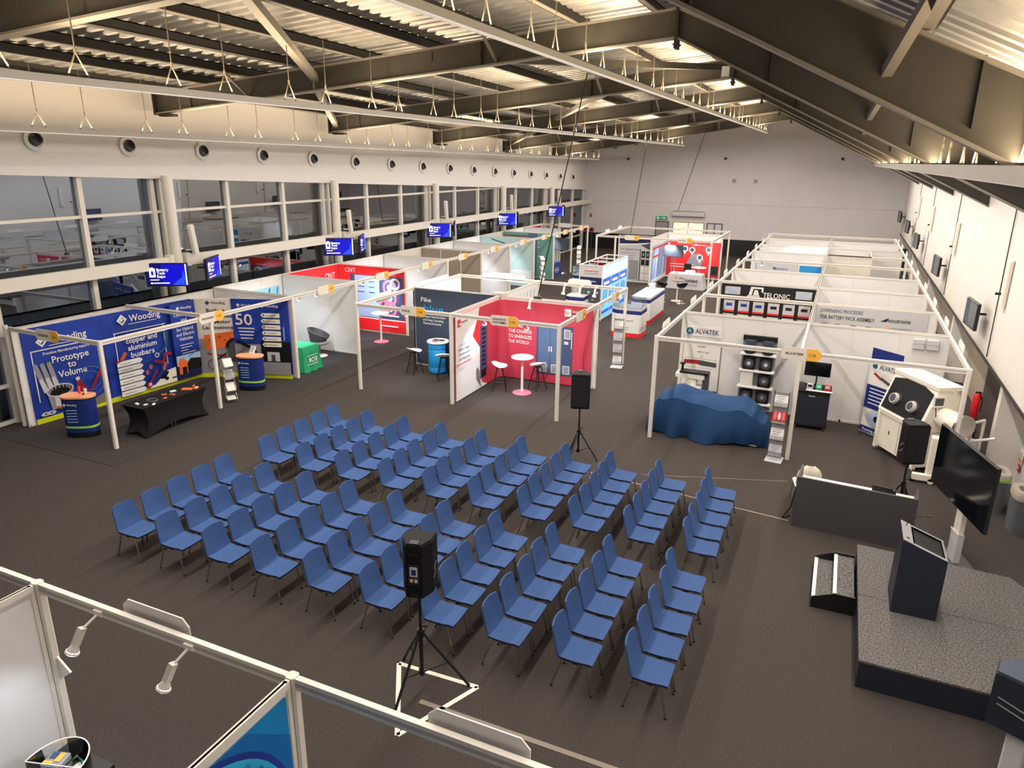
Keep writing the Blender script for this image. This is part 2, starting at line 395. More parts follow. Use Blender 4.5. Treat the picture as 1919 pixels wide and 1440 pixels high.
# purlins along the hall
PX = [-17.3, -15.7, -14.2, -12.5, -10.75, -9.0, -7.25, -5.5, -3.9]
for i, x in enumerate(PX):
    b = MB(); y0, y1 = 1.0, YB
    za, zc = ztopl(x, y0) + .02, ztopl(x, y1) + .02
    b.beam((x, y0, za + .11), (x, y1, zc + .11), .02, .22, 'steel2')
    b.beam((x + .05, y0, za + .012), (x + .05, y1, zc + .012), .12, .02, 'flange'); b.beam((x - .05, y0, za + .21), (x - .05, y1, zc + .21), .12, .02, 'steel')
    tag(b.build('roof_purlin', smooth=False), 'long steel purlin under the left roof slope, %s from the window side' % ORD[i], 'roof beam', 'roof purlins')
for i, x in enumerate([-2.8, -1.2, .5, 2.2]):
    b = MB(); z = ztopr(x) + .02
    b.beam((x, 1, z + .11), (x, YB, z + .11), .02, .22, 'steel2'); b.beam((x - .05, 1, z + .012), (x - .05, YB, z + .012), .12, .02, 'flange')
    tag(b.build('roof_purlin', smooth=False), 'long steel purlin under the steep right roof slope, %s from the ridge' % ORD[i], 'roof beam', 'roof purlins')
BR = [((-12.1, 15.2, 8.15), (-7.6, 7.7, 8.75), 'thick pale diagonal brace between the two nearest steel frames'),
      ((-12.1, 15.2, 8.0), (-17.3, 22.7, 7.45), 'pale diagonal brace running down to the second frame end by the windows'),
      ((-8.9, 15.2, 8.5), (-3.6, 22.7, 8.9), 'dark diagonal brace between the second and third frames near the ridge'),
      ((-11.8, 30.2, 7.9), (-17.2, 37.7, 7.1), 'diagonal brace running down to the fifth frame end by the windows'),
      ((-11.6, 30.2, 8.0), (-6.5, 22.7, 8.6), 'long thin pale brace crossing between third and fourth frames')]
for a, c, l in BR:
    b = MB(); b.beam(a, c, .16, .16, 'flange' if 'pale' in l else 'steel'); tag(b.build('roof_brace', smooth=False), l, 'roof beam', 'diagonal roof braces')
# round columns along the glazing
for i, y in enumerate([15.2, 22.7, 30.2, 37.7, 45.2]):
    b = MB(); b.cyl((0, 0, 0), (0, 0, zb(y) + .1), .15, 'mull', n=28); b.cyl((0, 0, 3.1), (0, 0, 3.62), .165, 'mull', n=28)
    tag(b.build('round_column', loc=(-17.52, y, 0)), 'round cream column in front of the windows, %s from the viewer' % ORD[i], 'column', 'columns along the windows')
# glazing
cols = [7.7, 15.2, 22.7, 30.2, 37.7, 45.2, YB]
for i in range(6):
    ya, yb = cols[i], cols[i + 1]
    b = MB()
    for y in (ya + .02, ya + 2.5, ya + 5.05, yb - .28):
        b.box(XW - .05, y, 0, XW + .12, y + .13, zb(y) + .1, 'mull')
    for z in (.02, .92, 4.76):
        b.box(XW - .04, ya, z, XW + .08, yb, z + .075, 'mull')
    b.box(XW - .05, ya, 3.2, XW + .16, yb, 3.46, 'mull')
    o = struct(b.build('window_%d' % (i + 1), smooth=False))
    p = MB(); p.box(XW - .012, ya, 0.03, XW, yb, zb(ya) + .05, 'window'); p.build('pane', o, smooth=False)
for i in range(6):
    b = MB(); y0 = cols[i] + .25 if i else 4; y1 = cols[i + 1] - (.25 if i < 5 else .05)
    b.beam((-17.45, y0, 3.42), (-17.45, y1, 3.42), .17, .30, 'mull')
    for y in (y0 + .05, y1 - .05): b.box(-17.56, y - .08, 3.25, -17.35, y + .08, 3.62, 'mull')
    n += 1; struct(b.build('trim_%d' % n), 'cream box rail spanning between columns')
# doors and lit lobby opening on the back wall
def door(k, x0, x1, z1, fr, lit):
    b = MB()
    b.box(x0 - .06, YB - .07, 0, x0, YB - .03, z1 + .06, fr); b.box(x1, YB - .07, 0, x1 + .06, YB - .03, z1 + .06, fr); b.box(x0, YB - .07, z1, x1, YB - .03, z1 + .06, fr)
    b.box(x0, YB - .05, 0, x1, YB - .035, z1, lit)
    b.box((x0 + x1) / 2 - .03, YB - .08, 0, (x0 + x1) / 2 + .03, YB - .04, z1, fr) if k != 1 else None
    b.box(x0, YB - .08, 1.1, x1, YB - .04, 1.16, fr)
    struct(b.build('door_%d' % k, smooth=False))
door(1, -12.35, -11.5, 2.15, 'dgrey', 'grey'); door(2, -11.1, -9.0, 2.15, 'beige', 'doorlit'); door(3, -8.7, -7.75, 2.15, 'dgrey', 'lgrey')
t = thing('door_curtain_heater', 'long beige air curtain heater above the lit doorway', 'heater', (-10.1, YB, 2.75))
b = MB(); b.bbox(-1.15, -.28, -.12, 1.15, -.01, .2, 'lgrey', .04); b.build('housing', t)
b = MB(); b.box(-1.05, -.27, .201, 1.05, -.05, .215, 'dgrey'); b.build('grille', t)
b = MB(); b.box(-.42, -.06, -.13, .42, -.01, .13, 'exitgreen'); a = Art(b, (-.42, -.06, -.13), (1, 0, 0), (0, -1, 0)); a.rect(.08, .05, .16, .16, 'white').text(.34, .07, .12, '←', 'white').poly([(.5, .13), (.62, .05), (.62, .21)], 'white').rect(.62, .10, .1, .06, 'white')
tag(b.build('exit_sign', loc=(-12.0, YB, 2.42), smooth=False), 'green emergency exit sign above the grey back door', 'sign')
for k, (x, z) in enumerate(((-14.7, 6.45), (-7.9, 6.55), (-.6, 6.6))):
    b = MB(); b.cyl((0, 0, 0), (0, -.12, 0), .09, 'black', n=16)
    tag(b.build('wall_camera', loc=(x, YB, z)), ['small black round fitting high on the back wall, left one', 'small black round fitting high on the back wall, middle one', 'small black round fitting high on the back wall, right one'][k], 'camera')
for k, x in enumerate((-7.2, -5.8)):
    b = MB(); b.box(-.17, -.04, -.17, .17, 0, .17, 'lgrey'); b.box(-.12, -.05, -.12, .12, -.04, .12, 'grey')
    tag(b.build('wall_vent', loc=(x, YB, 5.1), smooth=False), 'square grey vent on the back wall, %s one' % ('left', 'right')[k], 'vent')

for k, x in enumerate((-17.75, -17.3)):
    b = MB(); b.cyl((0, 0, 1.35), (0, -.16, 1.35), .16, 'dred', n=22); b.cyl((0, -.16, 1.35), (0, -.17, 1.35), .06, 'black', n=14); b.box(-.03, -.08, 0, .03, -.02, 1.2, 'dgrey')
    tag(b.build('hose_reel', loc=(x + .1, YB - .05, 0)), 'dark red hose reel at the far window corner, %s one' % ('left', 'right')[k], 'hose reel', 'hose reels')
b = MB(); b.box(-.09, -.04, -.12, .09, 0, .12, 'red'); tag(b.build('fire_bell_box', loc=(-17.35, YB, 2.4), smooth=False), 'small red alarm box high in the far left corner of the back wall', 'alarm')
t = thing('flood_light', 'pale floodlight hung at the ridge before the second frame', 'light', (-3.45, 21.8, 8.75))
b = MB(); b.bbox(-.12, -.2, -.22, .12, .1, .08, 'dgrey', .04); b.build('housing', t); b = MB(); b.box(-.1, -.21, -.2, .1, -.2, .06, 'lgrey'); b.build('lens', t); b = MB(); b.box(-.02, -.04, .05, .02, .02, .5, 'black'); b.build('bracket', t)
# ---------------------------------------------------------------- linear light rows
for i, (x, z0, z1, y0, y1, pd, pu) in enumerate(ROWS):
    t = thing('linear_light', ['long suspended tube light row nearest the roof ridge', 'long suspended tube light row over the middle of the left slope', 'long suspended tube light row along the window wall', 'long suspended tube light row beside the right wall'][i], 'light', (x, y0, z0), 0, 'suspended light rows')
    L = y1 - y0; sl = (z1 - z0) / L
    hw = .07 if i != 3 else .10; ht_ = .10 if i != 3 else .15
    b = MB(); b.beam((0, 0, 0), (0, L, z1 - z0), hw * 2, ht_, 'frame'); b.build('trunking', t)
    b = MB(); b.beam((0, 0, -ht_ / 2 - .008), (0, L, z1 - z0 - ht_ / 2 - .008), .09, .012, 'glowsoft'); b.build('diffuser', t, smooth=False)
    k = 0; y = .6
    while y < L:
        zt = (ztopl(x, y0 + y) if x < RX else ztopr(x)) - z0 - .02; zc = sl * y + .06
        b = MB(); zy = zc + min(.32, (zt - zc) * .4)
        b.cyl((0, y, zy), (0, y, zt), .010, 'wire', n=5); b.cyl((0, y, zy), (0, y - .16, zc), .010, 'wire', n=5); b.cyl((0, y, zy), (0, y + .16, zc), .010, 'wire', n=5)
        b.cyl((0, y, zy - .03), (0, y, zy + .05), .02, 'wire', n=6)
        b.build('suspension_wire', t, smooth=False); y += 1.62 if k % 2 else 1.1; k += 1
# hanging black cables
CB = [((-6.56, 19.2, 8.50), (-7.80, 19.2, 2.54), 'long black cable hanging from the roof to the red booth'), ((-9.56, 37.9, 7.9), (-10.22, 37.9, 2.49), 'thin black cable hanging to the far middle booth, left one'), ((-7.9, 44.7, 8.2), (-10.85, 52.75, 2.94), 'thin black cable hanging to the far middle booth, right one')]
for a, c, l in CB:
    b = MB(); b.cyl(a, c, .018, 'black', n=6); tag(b.build('hanging_cable'), l, 'cable', 'black cables from the roof')
# ================================================================ CHAIRS
t = thing('stacking_chair', '', 'chair')
b = MB()
def seatf(u, v):
    x = -.20 + .43 * u; y = (v - .5) * (.46 - .03 * u ** 3)
    z = .455 + .012 * (abs(v - .5) * 2) ** 2 - .012 * math.sin(pi * u) - .05 * max(0, u - .85) ** 1.5 * 6
    return (x, y, z)
b.sheet(seatf, 10, 6, .030, 'chairblue', 'chairedge'); b.build('seat', t)
b = MB()
def backf(u, v):
    ww = .465 - .055 * v - .03 * max(0, v - .92) / .08
    y = (u - .5) * ww; z = .445 + .425 * v - .020 * (abs(u - .5) * 2) ** 2 * v
    x = -.195 - .10 * v - .03 * (1 - (abs(u - .5) * 2) ** 2) * min(1, v * 3)
    return (x, y, z)
b.sheet(backf, 8, 10, .022, 'chairblue', 'chairblue'); b.build('backrest', t)
b = MB()
for s in (-1, 1):
    b.tube([(-.20, s * .205, .428), (.17, s * .205, .428)], .011, 'black'); b.box(-.02, s * .205 - .012, .415, .05, s * .235, .435, 'black')
b.cyl((.14, -.205, .425), (.14, .205, .425), .011, 'chrome', n=8); b.cyl((-.17, -.205, .425), (-.17, .205, .425), .011, 'chrome', n=8)
b.build('seat_frame', t)
for sx, sy in ((1, 1), (1, -1), (-1, 1), (-1, -1)):
    b = MB(); x0, x1 = (.15, .235) if sx > 0 else (-.16, -.29)
    b.tube([(x0, sy * .215, .43), ((x0 + x1) / 2, sy * .222, .215), (x1, sy * .228, .012)], .0135, 'chrome'); b.cyl((x1, sy * .228, 0), (x1, sy * .228, .022), .015, 'black', n=8); b.build('leg', t)
first = True
for blk, Y0 in (('near', 7.20), ('far', 10.50)):
    for r in range(10):
        for s in range(5):
            x = -9.93 + .951 * r + random.uniform(-.02, .02); y = Y0 + .536 * s + (.02 * r if blk == 'near' else .012 * r) + random.uniform(-.008, .008)
            aisle = s + 1 if blk == 'far' else 5 - s
            lab = 'blue chair, %s block, %s row from the stage, %s seat from the aisle' % (blk, ORD[9 - r], ORD[aisle - 1])
            if first: t.location = (x, y, 0); t['label'] = lab; t['group'] = 'blue audience chairs in rows'; first = False
            else: dup(t, (x, y, 0), random.uniform(-.03, .03), lab, 'blue audience chairs in rows')

# ================================================================ EXHIBITION BOOTHS
def nameboard(p, x, y, nx, ny, code='C.50', nm='', z=2.45, w=.80, blank=False):
    b = MB(); ux, uy = -ny, nx   # right vector seen from outside
    O = Vector((x, y, z)) + Vector((nx, ny, 0)) * .05 - Vector((ux, uy, 0)) * w / 2 - Vector((0, 0, .13))
    U = Vector((ux, uy, 0)); N = Vector((nx, ny, 0)); Vv = Vector((0, 0, 1)); c = .07
    pts = [(c, 0), (w - c, 0), (w, c), (w, .26 - c), (w - c, .26), (c, .26), (0, .26 - c), (0, c)]
    vs = [O + U * a + Vv * d for a, d in pts]; vs2 = [v - N * .012 for v in vs]
    b.add(vs + vs2, [tuple(range(8)), tuple(range(15, 7, -1))] + [(i, 8 + i, 8 + (i + 1) % 8, (i + 1) % 8) for i in range(8)], 'white' if blank else 'boardtan')
    if not blank:
        a = Art(b, O, U, N); k = w - .28
        a.poly([(k, 0), (w - c, 0), (w, c), (w, .26 - c), (w - c, .26), (k, .26)], 'yellow'); a.text(k + .04, .10, .055, code, 'black')
        if nm:
            for i, ln in enumerate(nm.split('\n')): a.text(.08, .14 - .08 * i if '\n' in nm else .10, .055, ln, 'black', wd=min(.38, .06 * len(ln)))
    b.build('name_board', p, smooth=False)
def booth(label, posts=(), beams=(), walls=(), boards=(), H=2.5, name='exhibition_booth'):
    t = thing(name, label, 'exhibition booth', (posts[0][0] if posts else walls[0][0], posts[0][1] if posts else walls[0][1], 0), 0, 'shell scheme booths')
    ox, oy = t.location.x, t.location.y
    for x, y in posts:
        b = MB(); r = .045; c = .018; x -= ox; y -= oy
        b.prism([(x - r + c, y - r), (x + r - c, y - r), (x + r, y - r + c), (x + r, y + r - c), (x + r - c, y + r), (x - r + c, y + r), (x - r, y + r - c), (x - r, y - r + c)], 0, H + .006, 'frame'); b.build('post', t, smooth=False)
    for be in beams:
        x0, y0, x1, y1 = be[:4]; x0 -= ox; x1 -= ox; y0 -= oy; y1 -= oy
        b = MB(); b.beam((x0, y0, H - .05), (x1, y1, H - .05), .05, .10, 'frame'); d = Vector((x1 - x0, y1 - y0, 0)).normalized(); n_ = Vector((-d.y, d.x, 0))
        for q in (-1, 1):
            b.beam(Vector((x0, y0, H - .05)) + n_ * .026 * q, Vector((x1, y1, H - .05)) + n_ * .026 * q, .003, .035, 'seam')
        b.build('top_rail', t, smooth=False)
    for wl in walls:
        x0, y0, x1, y1 = wl[:4]; h = wl[4] if len(wl) > 4 else H; m = wl[5] if len(wl) > 5 else 'panel'; x0 -= ox; x1 -= ox; y0 -= oy; y1 -= oy
        L = math.hypot(x1 - x0, y1 - y0); k = max(1, round(L)); b = MB(); d = Vector((x1 - x0, y1 - y0, 0)) / L
        b.beam((x0, y0, h / 2), (x1, y1, h / 2), .02, h, m, (0, 0, 1))
        b.beam((x0, y0, h - .03), (x1, y1, h - .03), .05, .06, 'frame'); b.beam((x0, y0, .03), (x1, y1, .03), .04, .06, 'frame')
        for i in range(k + 1):
            p = Vector((x0, y0, 0)) + d * L * i / k; b.beam(p - d * .02 + Vector((0, 0, h / 2)), p + d * .02 + Vector((0, 0, h / 2)), .04, h, 'frame')
        b.build('wall_panel', t, smooth=False)
    for bd in boards: nameboard(t, bd[0] - ox, bd[1] - oy, *bd[2:])
    return t
def graphic(p, O, U, N, w, h, m='white', name='graphic_panel', label=None):
    """flat printed board fixed on a booth wall; O, U, N in world, returns Art; call done()"""
    b = MB(); o = Vector(O) - Vector(p.location); U = Vector(U); N = Vector(N)
    q = [o, o + U * w, o + U * w + Vector((0, 0, h)), o + Vector((0, 0, h))]; e = N * .012
    b.add([v + e for v in q] + [v for v in q], [(0, 1, 2, 3), (7, 6, 5, 4), (0, 4, 5, 1), (1, 5, 6, 2), (2, 6, 7, 3), (3, 7, 4, 0)], m)
    a = Art(b, o + e * .8, U, N)
    a.done = lambda: b.build(name, p, label, smooth=False)
    return a
EX, EY = (1, 0, 0), (0, 1, 0); NX, NY = (1, 0, 0), (0, -1, 0)
def spotlamp(p, x, y, z, aim, power=0, col=COOL, arm=(0, -.25, -.12), bright='glowc', name='spot_lamp'):
    q = Vector((x, y, z)) - Vector(p.location); A = Vector(arm); e = q + A; d = Vector(aim).normalized()
    b = MB(); b.box(q.x - .05, q.y - .02, q.z - .02, q.x + .05, q.y + .02, q.z + .03, 'frame'); b.cyl(q, e, .012, 'frame', n=8)
    b.beam(e - d * .02, e + d * .14, .06, .05, 'frame', (1, .1, .2)); b.cyl(e + d * .14, e + d * .22, .03, 'frame', r1=.062, n=16)
    o = b.build(name, p, smooth=False)
    b = MB(); b.cyl(e + d * .20, e + d * .225, .055, bright, n=16); b.build('lamp_face', o, smooth=False)
    if power:
        l = bpy.data.lights.new('spot', 'SPOT'); l.energy = power; l.color = col; l.spot_size = math.radians(120); l.spot_blend = .6; l.shadow_soft_size = .06
        ob = bpy.data.objects.new('spot', l); C.objects.link(ob); ob.location = e + d * .26; ob.rotation_euler = d.to_track_quat('-Z', 'Y').to_euler(); ob.parent = p
XF, XB_ = -14.3, -17.35
BL = {}
def leftbooth(k, y0, y1, label, walls, boards, extra_beams=(), posts=None):
    walls = [(w_[0], w_[1] + (.03 if w_[0] == w_[2] else 0)) + tuple(w_[2:]) for w_ in walls]
    BL[k] = booth(label, posts or [(XF, y1)], [(XF, y0, XF, y1)] + list(extra_beams), walls, boards)
leftbooth(1, 10.12, 16.25, 'booth with tall blue printed backdrop at the left end of the window row', [(XB_, 10.12, XB_, 16.25), (XB_, 16.25, XF, 16.25)],
          [(-15.95, 10.12, 0, -1, 'C.56', 'WOODING'), (XF, 13.2, 1, 0, 'C.56', 'WOODING')], [(XB_, 10.12, XF, 10.12), (XB_, 13.2, XF, 13.2), (XB_, 10.12, XB_, 16.25)], [(XF, 10.12), (XF, 13.2), (XF, 16.25), (-17.55, 10.16)])
leftbooth(2, 16.25, 19.3, 'plain white booth holding the green covered table and round chair', [(XB_, 16.25, XB_, 19.3), (XB_, 19.3, XF, 19.3)], [(XF, 17.75, 1, 0, 'C.58', '')])
leftbooth(3, 19.3, 22.35, 'booth with red printed walls and a white round table', [(XB_, 19.3, XB_, 22.35), (XB_, 22.35, XF, 22.35)], [(XF, 20.8, 1, 0, 'C.60', '')])
leftbooth(4, 22.35, 25.45, 'white booth directly behind the red printed one in the window row', [(XB_, 22.35, XB_, 25.45), (XB_, 25.45, XF, 25.45)], [(XF, 23.8, 1, 0, 'C.62', '')])
leftbooth(5, 25.45, 28.5, 'beige lined booth behind the bright white tube lights', [(XB_, 25.45, XB_, 28.5, 2.5, 'boardtan'), (XB_, 28.5, XF, 28.5, 2.5, 'beige')], [(XF, 26.7, 1, 0, 'C.64', '')])
leftbooth(6, 28.5, 31.5, 'bright white booth past the beige lined one', [(XB_, 28.5, XB_, 31.5), (XB_, 31.5, XF, 31.5)], [(XF, 29.7, 1, 0, 'C.66', '')])
leftbooth(7, 31.5, 34.5, 'pale blue printed booth with a pink counter top', [(XB_, 31.5, XB_, 34.5), (XB_, 34.5, XF, 34.5, 2.5, 'mint')], [(XF, 33, 1, 0, 'C.68', '')])
leftbooth(8, 34.5, 37.3, 'booth whose end wall is printed teal green', [(XB_, 34.5, XB_, 37.3, 2.5, 'boardtan'), (XB_, 37.3, XF, 37.3, 2.5, 'teal')], [(XF, 35.8, 1, 0, 'C.70', '')])
leftbooth(9, 37.3, 40.2, 'booth with blue covered table and screen at the far window end', [(XB_, 37.3, XB_, 40.2), (XB_, 40.2, -15.0, 40.2)], [(XF, 39, 1, 0, 'C.72', '')])
leftbooth(10, 40.2, 43.1, 'last open booth frame at the far window end', [(XB_, 40.2, XB_, 43.1)], [(-15.8, 43.1, 0, -1, '', '', 2.45, .80, True), (XF, 41.8, 1, 0, 'C.74', '')], [(XB_, 43.1, XF, 43.1)])
# middle pair and the pair behind
MA = booth('front left booth of the middle block with dark grey printed wall', [(-12, 16.2), (-9.02, 16.2)], [(-12, 16.2, -9.02, 16.2), (-12, 16.2, -12, 19.2)], [(-12, 19.2, -9.02, 19.2), (-9.02, 16.2, -9.02, 19.2)],
           [(-10.16, 16.2, 0, -1, 'C.40', 'FIKE'), (-12, 17.6, -1, 0, 'C.40', '')])
MBt = booth('front right booth of the middle block with curved red backdrop', [(-6, 16.2), (-6, 19.25)], [(-9.02, 16.2, -6, 16.2), (-6, 16.2, -6, 19.2)], [(-9.02, 19.2, -6, 19.2)],
            [(-7.47, 16.2, 0, -1, 'C.50', 'DIGATRON\nSYSTEMS'), (-6, 17.7, 1, 0, 'C.50', '')])
MC = booth('rear left booth of the middle block with bright tube lights on its rail', [(-12, 22.2), (-9.02, 22.2)], [(-12, 22.2, -9.02, 22.2)], [(-12, 19.2, -12, 22.2), (-9.02, 19.2, -9.02, 22.2)], [(-10.4, 22.25, 0, 1, '', '', 2.5, .80, True)])
MD = booth('rear right booth of the middle block with three lit spot lamps', [(-6, 22.2)], [(-9.02, 22.2, -6, 22.2), (-6, 19.2, -6, 22.2)], [], [(-7.6, 22.25, 0, 1, '', '', 2.5, .80, True), (-6, 20.8, 1, 0, 'C.46', '')])
# right block
RA = booth('open double booth at the front of the right block, with glove box machine', [(-3.58, 16.15), (-.46, 16.15), (2.65, 16.15), (-3.58, 19.35)], [(-3.58, 16.15, 2.65, 16.15), (-3.58, 16.15, -3.58, 19.35), (2.65, 16.15, 2.65, 19.35), (-.46, 16.15, -.46, 19.35)],
           [(-3.58, 19.35, 2.65, 19.35)], [(-.46, 16.15, 0, -1, 'C.02', 'ALVATEK'), (-3.6, 17.4, -1, 0, '', '', 2.5, .80, True), (2.68, 18.1, 1, 0, '', '', 2.5, .80, True)])
def rbooth(side, y0, y1, label, wall=True, wm='panel', wall2=()):
    xa, xb = (-3.58, -.46) if side == 'l' else (-.46, 2.65); xo = xa if side == 'l' else xb; y0 += .03
    if side == 'r': wall2 = list(wall2) + [(-.46, y0, -.46, y1 - .03)]
    return booth(label, [(xo, y1)], [(xo, y0, xo, y1)] + ([] if wall else [(xa, y1, xb, y1)]), ([(xa, y1, xb, y1, 2.5, wm)] if wall else []) + list(wall2), [(xo + (-.02 if side == 'l' else .02), (y0 + y1) / 2, -1 if side == 'l' else 1, 0, '', '', 2.5, .80, True)])
SP = []
RB = rbooth('l', 19.35, 22.35, 'left booth of the right block under an open rail before the black wall', False, 'panel', SP)
RB2 = rbooth('l', 22.35, 25.3, 'booth of the right block with the black printed wall of instruments', True)
RC = rbooth('r', 19.35, 22.35, 'booth of the right block with the long white dispensing banner')
RD = rbooth('r', 22.35, 25.3, 'plain booth of the right block just behind the dispensing banner')
RE = rbooth('r', 25.3, 28.5, 'plain booth by the right wall, third behind the open double booth')
RF = rbooth('l', 25.3, 28.5, 'plain white booth directly behind the black printed wall')
RG = rbooth('l', 28.5, 31.6, 'open railed booth in the left half of the right block', False)
RH = rbooth('l', 31.6, 34.8, 'booth of the right block with pale grey and blue printed wall')
RI = rbooth('l', 34.8, 37.9, 'brightly lit white booth behind the pale grey printed wall')
RJ = rbooth('l', 37.9, 41, 'second last booth on the left side of the right block')
RK = rbooth('l', 41, 44, 'last open frame on the left side of the right block', False)
RL = rbooth('r', 28.5, 31.6, 'open railed booth in the right half of the right block', False)
RM = rbooth('r', 31.6, 34.8, 'booth with a small beige store room by the right wall', False, 'panel', [(-.46, 34.8, 1.3, 34.8, 2.5, 'boardtan')])
RN = rbooth('r', 34.8, 37.9, 'booth behind the small beige store room', True, 'panel', [(1.3, 34.9, 1.3, 37.8, 2.5, 'beige')])
RO = rbooth('r', 37.9, 41, 'second last booth on the right side of the right block')
RP = rbooth('r', 41, 44, 'last open frame on the right side of the right block', False)
# far middle block
FA = booth('far middle booth with grey and white product wall', [(-12.05, 37.9), (-11.0, 37.9), (-9.05, 37.9)], [(-12.05, 37.9, -9.05, 37.9), (-12.05, 37.9, -12.05, 44), (-12.05, 44, -9.1, 44)], [(-11.0, 38.6, -9.05, 38.6)], [(-10.1, 37.9, 0, -1, 'C.20', ''), (-12.05, 40, -1, 0, '', '', 2.5, .80, True), (-12.05, 42.5, -1, 0, '', '', 2.5, .80, True)])
FB = booth('far middle booth with bright red map wall', [(-9.0, 37.8), (-5.95, 37.9), (-5.95, 44)], [(-9.0, 37.9, -5.95, 37.9), (-5.95, 37.9, -5.95, 44), (-9.0, 44, -5.95, 44)], [(-9.0, 37.9, -9.0, 41.5), (-9.0, 41.5, -5.95, 41.5)], [(-7.3, 37.9, 0, -1, 'C.22', 'DIOTEC'), (-8.4, 44, 0, -1, '', '', 2.5, .80, True)])
# foreground booth
FG = booth('nearest booth frame crossing the bottom left corner', [(-6.47, 3.57), (-3.44, 3.57), (-.42, 3.57)], [(-9.5, 3.57, -.42, 3.57)], [(-6.47, .4, -6.47, 3.5), (-3.44, .4, -3.44, 3.5)],
           [(-5.0, 3.60, 0, 1, '', '', 2.47, .80, True), (-1.86, 3.60, 0, 1, '', '', 2.47, .80, True)])
spotlamp(FG, -5.6, 3.54, 2.44, (-.25, -.45, -1), 24, COOL, (-.03, -.16, -.08)); spotlamp(FG, -4.5, 3.54, 2.44, (-.3, -.35, -1), 25, COOL, (-.03, -.16, -.08))
for x in (-6.47, -3.44):
    b = MB(); o = Vector((x, 3.57, 0)) - Vector(FG.location)
    b.add([(o.x + .05, o.y + .02, 1.42), (o.x + .22, o.y + .02, 1.55), (o.x + .05, o.y + .02, 1.68), (o.x + .05, o.y, 1.42), (o.x + .22, o.y, 1.55), (o.x + .05, o.y, 1.68)], [(0, 1, 2), (5, 4, 3), (0, 3, 4, 1), (1, 4, 5, 2), (2, 5, 3, 0)], 'white')
    if x < -5: b.build('corner_flag', FG, smooth=False)
a = graphic(FG, (-3.42, .45, .1), EY, NX, 3.0, 2.3, 'hepco')
a.poly([(1.2, 2.3), (2.6, 2.3), (3.0, 1.95), (3.0, 0), (1.2, 0)], 'hepco3'); a.ell(2.0, 1.35, .98, 1.0, 'wblue', 48).ell(1.99, 1.34, .95, .96, 'hepco2', 48); a.ell(2.28, 2.12, .07, .06, 'wblue')
a2 = Art(a.b, a.O + a.U * 2.50 + a.V * 2.03, (0, .70, -.71), NX, (0, .71, .70)); a2.k = 12
a2.text(0, 0, .075, 'HepcoMotion', 'wblue', wd=.34).text(.03, -.09, .04, 'NEW GENERATION', 'hepco', wd=.24).text(.03, -.16, .04, 'TRACK SYSTEMS', 'hepco', wd=.22); a.done()

# ---------------------------------------------------------------- tube lights on the middle block
for k, (a0, a1) in enumerate((((-11.93, 19.6, 2.5), (-11.93, 21.2, 2.5)), ((-11.0, 22.12, 2.5), (-9.5, 22.12, 2.5)))):
    t = thing('tube_lamp', ['bright white tube lamp on the left side rail of the middle block', 'bright white tube lamp on the rear rail of the middle block'][k], 'lamp', a0, 0, 'bright tube lamps')
    d = Vector(a1) - Vector(a0); b = MB(); b.beam((0, 0, .0), d, .09, .04, 'frame'); b.build('batten', t)
    b = MB(); b.cyl(Vector((0, 0, .07)), d + Vector((0, 0, .07)), .045, 'glowc', n=12); b.build('tube', t)
    l = area('tube_lamp_light', ((a0[0] + a1[0]) / 2, (a0[1] + a1[1]) / 2, 2.42), .08, d.length, 45, COOL, (0, 0, -1))
    l.rotation_euler = (0, 0, 0 if k == 0 else pi / 2)
for x, y in ((-8.0, 22.1), (-7.45, 22.1), (-6.95, 22.1)): spotlamp(MD, x, y, 2.44, (0, -.5, -1), 70, COOL, (0, -.14, -.05))
spotlamp(MBt, -7.9, 18.95, 2.5, (0, -.3, -1), 0, COOL, (0, -.1, -.04), 'frame', 'power_box')
for x in (-8.2, -7.0): spotlamp(MBt, x, 16.26, 2.44, (0, .8, -1), 110, COOL, (0, .14, -.05))
spotlamp(MA, -10.6, 16.26, 2.44, (0, .8, -1), 110, COOL, (0, .14, -.05))
for y in (20.1, 21.4): spotlamp(BL[3], -14.36, y, 2.44, (-.9, .5, -1), 170, COOL, (-.14, 0, -.05))
for y in (16.9, 17.7): spotlamp(BL[2], -14.36, y, 2.44, (-.9, .1, -1), 100, COOL, (-.14, 0, -.05))
for k, y in ((4, 23.8), (6, 29.9), (7, 33.0), (9, 38.7)): spotlamp(BL[k], -14.36, y, 2.44, (-.9, .2, -1), 190, COOL, (-.14, 0, -.05))
spotlamp(BL[10], -14.36, 41.6, 2.44, (-.9, .2, -1), 40, COOL, (-.14, 0, -.05))
spotlamp(RI, -3.4, 36.2, 2.44, (.9, .6, -1), 220, COOL, (.14, 0, -.05)); spotlamp(RH, -2.9, 31.7, 2.44, (0, .8, -1), 25, COOL, (0, .14, -.05))
for x in (-8.2, -6.8): spotlamp(FB, x, 38.0, 2.44, (0, .8, -1), 190, COOL, (0, .14, -.05))

